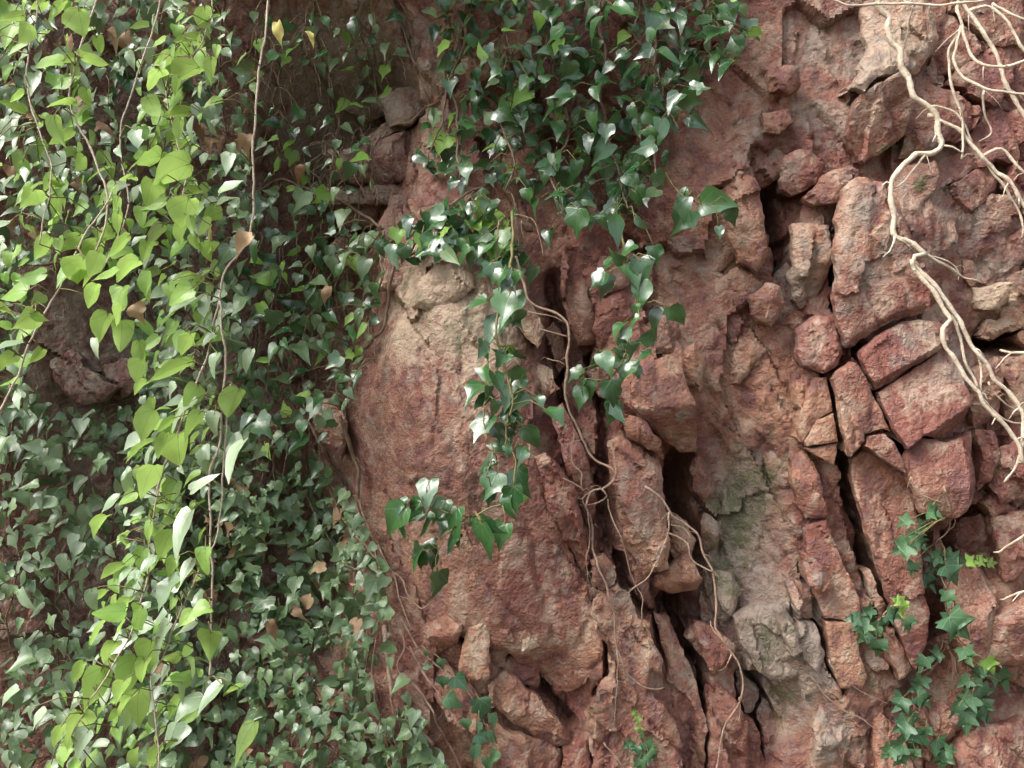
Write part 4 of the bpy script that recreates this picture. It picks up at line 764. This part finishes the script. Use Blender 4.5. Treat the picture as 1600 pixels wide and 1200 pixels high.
for label, stems, test, (ha, hb) in VINES:
    p = Plant('hanging_vine', label, 'vine', stems[0][0][0], stems[0][0][1], ha, M['vine'], VG)
    for k, st in enumerate(stems): p.stem(in_air(st, ha + .02, (ha + hb) / 2), (.0013 if label[0] == 'p' else .002) if k == 0 else .0015, .0017 if k == 0 else .0012, .004, .1)
    for i, (x_, y_, s_, a_, f_) in enumerate(BL):
        if i in used or not test(x_, y_): continue
        used.add(i); h = rng.uniform(ha, hb)
        if f_ == 'w': p.leaf(x_, y_, h, s_, a_, 'pale', (rng.uniform(-1.2, .0), -1, rng.uniform(.5, 1.6)), lean=rng.uniform(-.2, .9))
        elif rng.random() < .72: p.leaf(x_, y_, h, s_, a_, 'bright', (rng.uniform(-1.0, .1), rng.uniform(.25, 1.0), rng.uniform(.5, 1.3)), lean=rng.uniform(-.8, .4))
        else: p.leaf(x_, y_, h, s_, a_, 'bright', (rng.uniform(-.7, .1), -1, rng.uniform(.2, .8)))
    if label.startswith('bright green'):
        extra = scatter([(-80,200),(200,220),(200,420),(-80,420)], 90, 13, 41) + scatter([(-80,-30),(150,-30),(140,200),(-80,200)], 80, 14, 42)
    elif label.startswith('twin'):
        extra = scatter([(170,850),(320,780),(310,1100),(240,1230),(60,1230)], 130, 13, 43) + scatter([(215,620),(340,620),(320,800),(180,850)], 60, 14, 46)
    elif label.startswith('bright leaved'):
        extra = scatter([(205,200),(330,220),(350,560),(220,600)], 110, 13, 44) + scatter([(215,20),(330,20),(340,220),(215,220)], 34, 18, 47)
    else: extra = scatter([(-100,420),(80,430),(30,640),(-100,640)], 34, 18, 45)
    for x_, y_ in extra:
        p.leaf(x_, y_, rng.uniform(ha - .12, ha + .05), rng.triangular(12, 46, 22), rng.gauss(128, 38), rng.choice(['bright', 'bright', 'pale', 'pale', 'young']), (rng.gauss(-.5, .5), rng.choice([-1, -1, .6]), rng.uniform(.4, 1.6)))
    p.done()

# ------------------------------------------------------------------ bare roots
def root_thing(name, label, mat, paths, group):
    x0, y0 = paths[0][0][0]; e = bpy.data.objects.new(name, None); COL.objects.link(e); o0 = P(x0, y0, .05); e.location = o0; e.empty_display_size = .05
    tag(e, label, 'root', group)
    for path, mode, r0, r1 in paths:
        t = Tubes(); pts = on_face(path, mode) if not isinstance(mode, tuple) else in_air(path, *mode)
        t.add(pts, r0 * .76, r1 * .74, 7, .004, .008, .25)
        for _ in range(max(1, len(pts) // 3)):                # fine side rootlets
            q = rng.choice(pts); d = Vector((rng.uniform(-1, 1), rng.uniform(-.5, .2), rng.uniform(-1, .3))) * rng.uniform(.012, .05)
            t.add([q, q + d * .5 + Vector((0, 0, .004)), q + d], r1 * .45, r1 * .2, 4, .002, .01)
        t.v = [v - o0 for v in t.v]; t.build('root_strand', mat, e)
RG = 'pale roots hanging over the upper right'
root_thing('root', 'thick pale crooked root running down the upper right rock', M['root'], [
 ([(1360,-60),(1373,7),(1390,27),(1385,43),(1393,67),(1407,83),(1407,103),(1417,120),(1427,147),(1450,167),(1467,187),(1467,207),(1473,227),(1460,240),(1433,240),(1410,260),(1393,287),(1392,313),(1397,340),(1398,370),(1420,380),(1447,397)], (.15, .18), .0075, .0062),
 ([(1447,240),(1430,262),(1410,285),(1398,295)], (.17, .17), .003, .002), ([(1398,370),(1388,395),(1380,403)], (.18, .18), .003, .0015),
 ([(1447,397),(1480,415),(1500,432),(1530,440)], (.18, .15), .004, .002), ([(1440,400),(1470,402),(1492,418),(1497,435)], (.18, .17), .002, .001)], RG)
root_thing('root', 'plaited bundle of whitish roots descending the right edge', M['root'], [
 ([(1447,397),(1430,400),(1427,410),(1440,427),(1463,450),(1483,477),(1497,497),(1507,517),(1520,543),(1540,567),(1553,593),(1577,613),(1593,637),(1598,667),(1597,700)], (.185, .2), .0055, .0045),
 ([(1425,405),(1430,423),(1460,457),(1477,487),(1487,497),(1475,513),(1480,540),(1497,567),(1507,590),(1527,610),(1537,630),(1560,653),(1587,687),(1600,725)], (.19, .21), .0055, .0045),
 ([(1487,492),(1500,527),(1507,553),(1513,573),(1530,607)], (.185, .19), .004, .003), ([(1495,497),(1513,533),(1530,560),(1533,587),(1533,613)], (.185, .19), .0035, .0025),
 ([(1598,690),(1587,727),(1570,752)], (.2, .18), .004, .0025), ([(1545,597),(1560,620),(1585,640),(1610,645)], (.19, .16), .0025, .0015), ([(1523,605),(1550,640),(1580,660),(1610,662)], (.19, .17), .0025, .0015)], RG)
root_thing('root', 'fan of slender pale roots arching in the top right corner', M['root'], [
 ([(1500,-60),(1497,0),(1493,20),(1503,40),(1507,60),(1520,90),(1537,103),(1567,105),(1600,97),(1660,80)], (.16, .22), .0042, .003),
 ([(1497,0),(1510,17),(1533,43),(1553,77),(1563,110),(1577,140),(1600,180),(1640,240)], (.16, .2), .005, .0045),
 ([(1513,17),(1547,10),(1570,30),(1583,50),(1600,77),(1640,130)], (.165, .19), .004, .003),
 ([(1502,40),(1490,63),(1482,83),(1485,117),(1493,153),(1503,183),(1505,213),(1503,247)], (.165, .17), .0036, .0025),
 ([(1500,45),(1495,70),(1490,97),(1503,117),(1533,137),(1567,143),(1600,145),(1650,140)], (.17, .22), .0034, .003),
 ([(1538,140),(1538,173),(1550,207),(1530,220)], (.18, .15), .003, .0015), ([(1550,5),(1575,18),(1600,30),(1650,50)], (.17, .2), .003, .0025)], RG)
root_thing('root', 'forked pale root crossing the dark red rock at the upper right', M['root'], [
 ([(1450,180),(1493,197),(1513,217),(1530,243),(1553,263),(1577,283),(1593,310),(1605,330),(1640,400)], (.16, .18), .005, .004),
 ([(1453,167),(1480,170),(1500,183),(1520,220)], (.165, .165), .003, .0025), ([(1533,247),(1560,280),(1583,317),(1598,350),(1595,372)], (.165, .165), .0036, .0025),
 ([(1537,243),(1563,232),(1583,247),(1600,270),(1640,300)], (.165, .18), .0036, .003)], RG)
root_thing('root', 'thin horizontal pale root along the top edge at the right', M['root'], [
 ([(1250,-30),(1297,0),(1333,7),(1400,5),(1467,7),(1533,0),(1600,-10)], (.2, .22), .003, .0028), ([(1413,3),(1440,8),(1467,7),(1495,5)], (.205, .2), .002, .0015),
 ([(1427,7),(1420,40),(1413,80)], (.19, .13), .0022, .0012), ([(1453,5),(1450,40),(1448,65)], (.19, .14), .0016, .001)], RG)
root_thing('root', 'broken pale root ends poking in at the right edge', M['root'], [
 ([(1553,863),(1575,852),(1600,837),(1660,810)], (.12, .2), .0022, .004), ([(1563,937),(1580,930),(1600,925),(1660,910)], (.12, .2), .0022, .0045), ([(1563,547),(1580,552),(1600,550),(1660,545)], (.1, .16), .003, .005)], RG)
CG = 'thin brown roots clinging to the rock'
root_thing('root', 'long brown root winding down the middle beside the boulder', M['rootlet'], [
 ([(805,400),(817,443),(823,467),(843,482),(873,493),(888,507),(890,533),(887,560),(887,587),(883,613),(888,637),(900,663),(910,687),(930,717),(957,733),(962,747),(943,763),(923,770),(915,793)], (.10, .12), .0032, .0026),
 ([(915,793),(925,820),(927,857),(937,893),(948,913),(957,953),(960,1000),(977,1047),(987,1060),(1013,1077),(1038,1075)], .014, .003, .0018),
 ([(918,800),(922,840),(915,870),(920,910)], .012, .002, .001),
 ([(957,700),(963,733),(962,747)], (.12, .12), .0028, .0028), ([(880,747),(900,758),(913,767)], (.12, .12), .002, .0018), ([(820,488),(867,497),(885,505)], (.1, .1), .0018, .002), ([(843,497),(847,515),(865,520),(888,525)], (.1, .1), .0018, .002),
 ([(897,677),(893,720),(907,737),(910,767)], (.11, .12), .002, .0018), ([(940,763),(950,775),(935,785),(918,790)], (.12, .11), .002, .0014), ([(930,765),(910,780),(917,800)], (.12, .11), .002, .0014), ([(855,560),(875,565),(887,575)], (.1, .1), .0015, .0015)], CG)
root_thing('root', 'fine root drooping over the broken column below the middle', M['rootlet'], [
 ([(950,780),(953,800),(970,840),(982,883),(993,917),(1003,937),(1002,967)], .012, .002, .001), ([(960,995),(965,1040),(963,1087),(960,1133)], .01, .0016, .001), ([(943,1160),(960,1180),(977,1205)], .012, .002, .0016)], CG)
root_thing('root', 'root with a comb of rootlets hanging right of the broken column', M['rootlet'], [
 ([(1007,760),(1030,777),(1050,805),(1067,815),(1087,833),(1100,867),(1113,897),(1117,933),(1120,980),(1137,1013),(1153,1030),(1162,1060),(1155,1100),(1133,1133),(1120,1205)], (.10, .11), .0028, .002),
 ([(1045,800),(1045,833),(1030,867),(1013,900),(990,917),(980,927)], (.11, .11), .0024, .0012), ([(1045,833),(1073,850),(1083,877),(1113,895)], (.11, .11), .0018, .0018), ([(1048,820),(1068,825),(1080,845)], (.11, .11), .0012, .001), ([(1155,1090),(1156,1115),(1153,1133)], (.11, .1), .002, .001), ([(1110,970),(1120,990),(1137,1010)], (.1, .11), .0015, .0015), ([(1143,1022),(1135,1045),(1125,1050)], (.11, .1), .0015, .001)], CG)
root_thing('root', 'wiry root over the grey slabs at the bottom right', M['rootlet'], [
 ([(1295,1030),(1310,1055),(1335,1075),(1365,1090),(1390,1100)], .008, .0016, .001), ([(1267,1057),(1287,1085),(1320,1110),(1350,1125),(1385,1155)], .008, .0014, .001)], CG)
root_thing('root', 'looped root dangling between the right blocks', M['rootlet'], [
 ([(1423,745),(1430,765),(1450,778),(1470,785),(1485,800),(1492,815),(1480,828)], .008, .002, .0015), ([(1478,1000),(1485,1015),(1490,1040),(1488,1065)], .008, .0022, .0016), ([(1435,1050),(1460,1040),(1478,1010)], .008, .002, .0014)], CG)
root_thing('root', 'slender dry stalks looping in the dark above the ivy strand', M['rootlet'], [
 ([(780,345),(775,380),(772,410)], (.1, .08), .002, .0015), ([(800,335),(830,340),(845,370),(850,400)], (.08, .08), .0016, .001), ([(815,345),(820,375),(835,385)], (.08, .06), .0014, .001)], CG)
TG = 'tangled brown vines at the left of the boulder'
root_thing('woody_vine', 'brown woody vine curving down the left side of the boulder', M['bark'], [
 ([(625,380),(610,440),(607,477),(600,510),(573,543),(543,560),(523,582),(497,595)], .03, .0048, .0036), ([(530,650),(543,683),(560,733),(558,790),(575,830),(590,870)], .025, .0055, .004), ([(440,230),(500,280),(520,330),(540,360),(535,400),(530,430)], .05, .003, .002)], TG)
root_thing('woody_vine', 'tangle of dead brown stems below the boulder on the left', M['rootlet'], [
 ([(515,760),(533,807),(567,850),(600,883),(630,907),(640,933),(657,950),(670,945)], .03, .003, .0016), ([(600,977),(603,1013),(607,1040),(612,1090)], .04, .0065, .005),
 ([(490,700),(520,760),(555,800),(590,850),(615,900),(640,980)], .03, .0028, .002), ([(560,780),(585,850),(600,930),(610,1000)], .035, .0022, .0016), ([(640,1010),(660,1050),(690,1090),(715,1130),(740,1170)], .015, .002, .0014), ([(630,1053),(655,1080),(677,1113),(690,1147),(727,1210)], .02, .0032, .0024),
 ([(635,1105),(660,1145),(675,1165)], .02, .005, .004), ([(470,760),(500,820),(540,880),(580,905)], .04, .002, .0014), ([(570,900),(590,980),(580,1050),(590,1120)], .04, .002, .0014), ([(625,985),(632,1010),(622,1040),(635,1070)], .02, .0022, .0016), ([(610,1090),(620,1130),(618,1190)], .03, .0024, .0016)], TG)
root_thing('woody_vine', 'dark thin vines on the shaded rock near the top', M['bark'], [
 ([(595,-30),(625,30),(640,80),(655,120),(670,160)], .02, .0034, .0026), ([(555,-30),(565,50),(580,110),(590,170)], .02, .0022, .0016), ([(690,155),(660,170),(640,190),(610,195)], .03, .0024, .0016), ([(595,210),(580,240),(570,270),(560,310),(565,340)], .03, .0028, .002), ([(510,220),(508,240),(500,250)], .03, .003, .002), ([(400,50),(400,120),(420,180),(440,230)], .06, .002, .0014)], TG)

# ------------------------------------------------------------------ dead leaves caught on the face
DEAD = [('yellowed leaf hanging near the top of the long pale stem', 'yellow', 431, 46, 28, 100, .26), ('small yellow leaf right of the other near the top edge', 'yellow', 484, 56, 22, 60, .16), ('large curled tan leaf on the long pale stem', 'dry', 379, 376, 40, 150, .36),
 ('pale tan dead leaf among the bright green leaves at the left', 'dry', 216, 487, 32, 60, .38), ('orange brown leaf in the shaded top left ivy', 'dry', 385, 222, 30, 90, .2), ('brown leaf lying in the dull ivy below left', 'dry', 496, 887, 28, 170, .02), ('pale dead leaf pair in the lower left carpet', 'dry', 425, 985, 34, 70, .02), ('rusty leaf above the shaded hollow', 'dry', 470, 268, 26, 100, .06), ('brown dead leaf near the yellow green vine stems', 'dry', 508, 458, 26, 120, .04)]
for label, kind, x_, y_, s_, a_, h in DEAD:
    o = bpy.data.objects.new('dead_leaf', rng.choice(LM[kind])); COL.objects.link(o)
    o.matrix_world = leaf_matrix(x_, y_, max(h, surf(x_, y_) + .06), s_, a_, (rng.uniform(-.4, .4), -1, .4), .2)[0]; tag(o, label, 'dead leaf', 'dead leaves caught on the face')
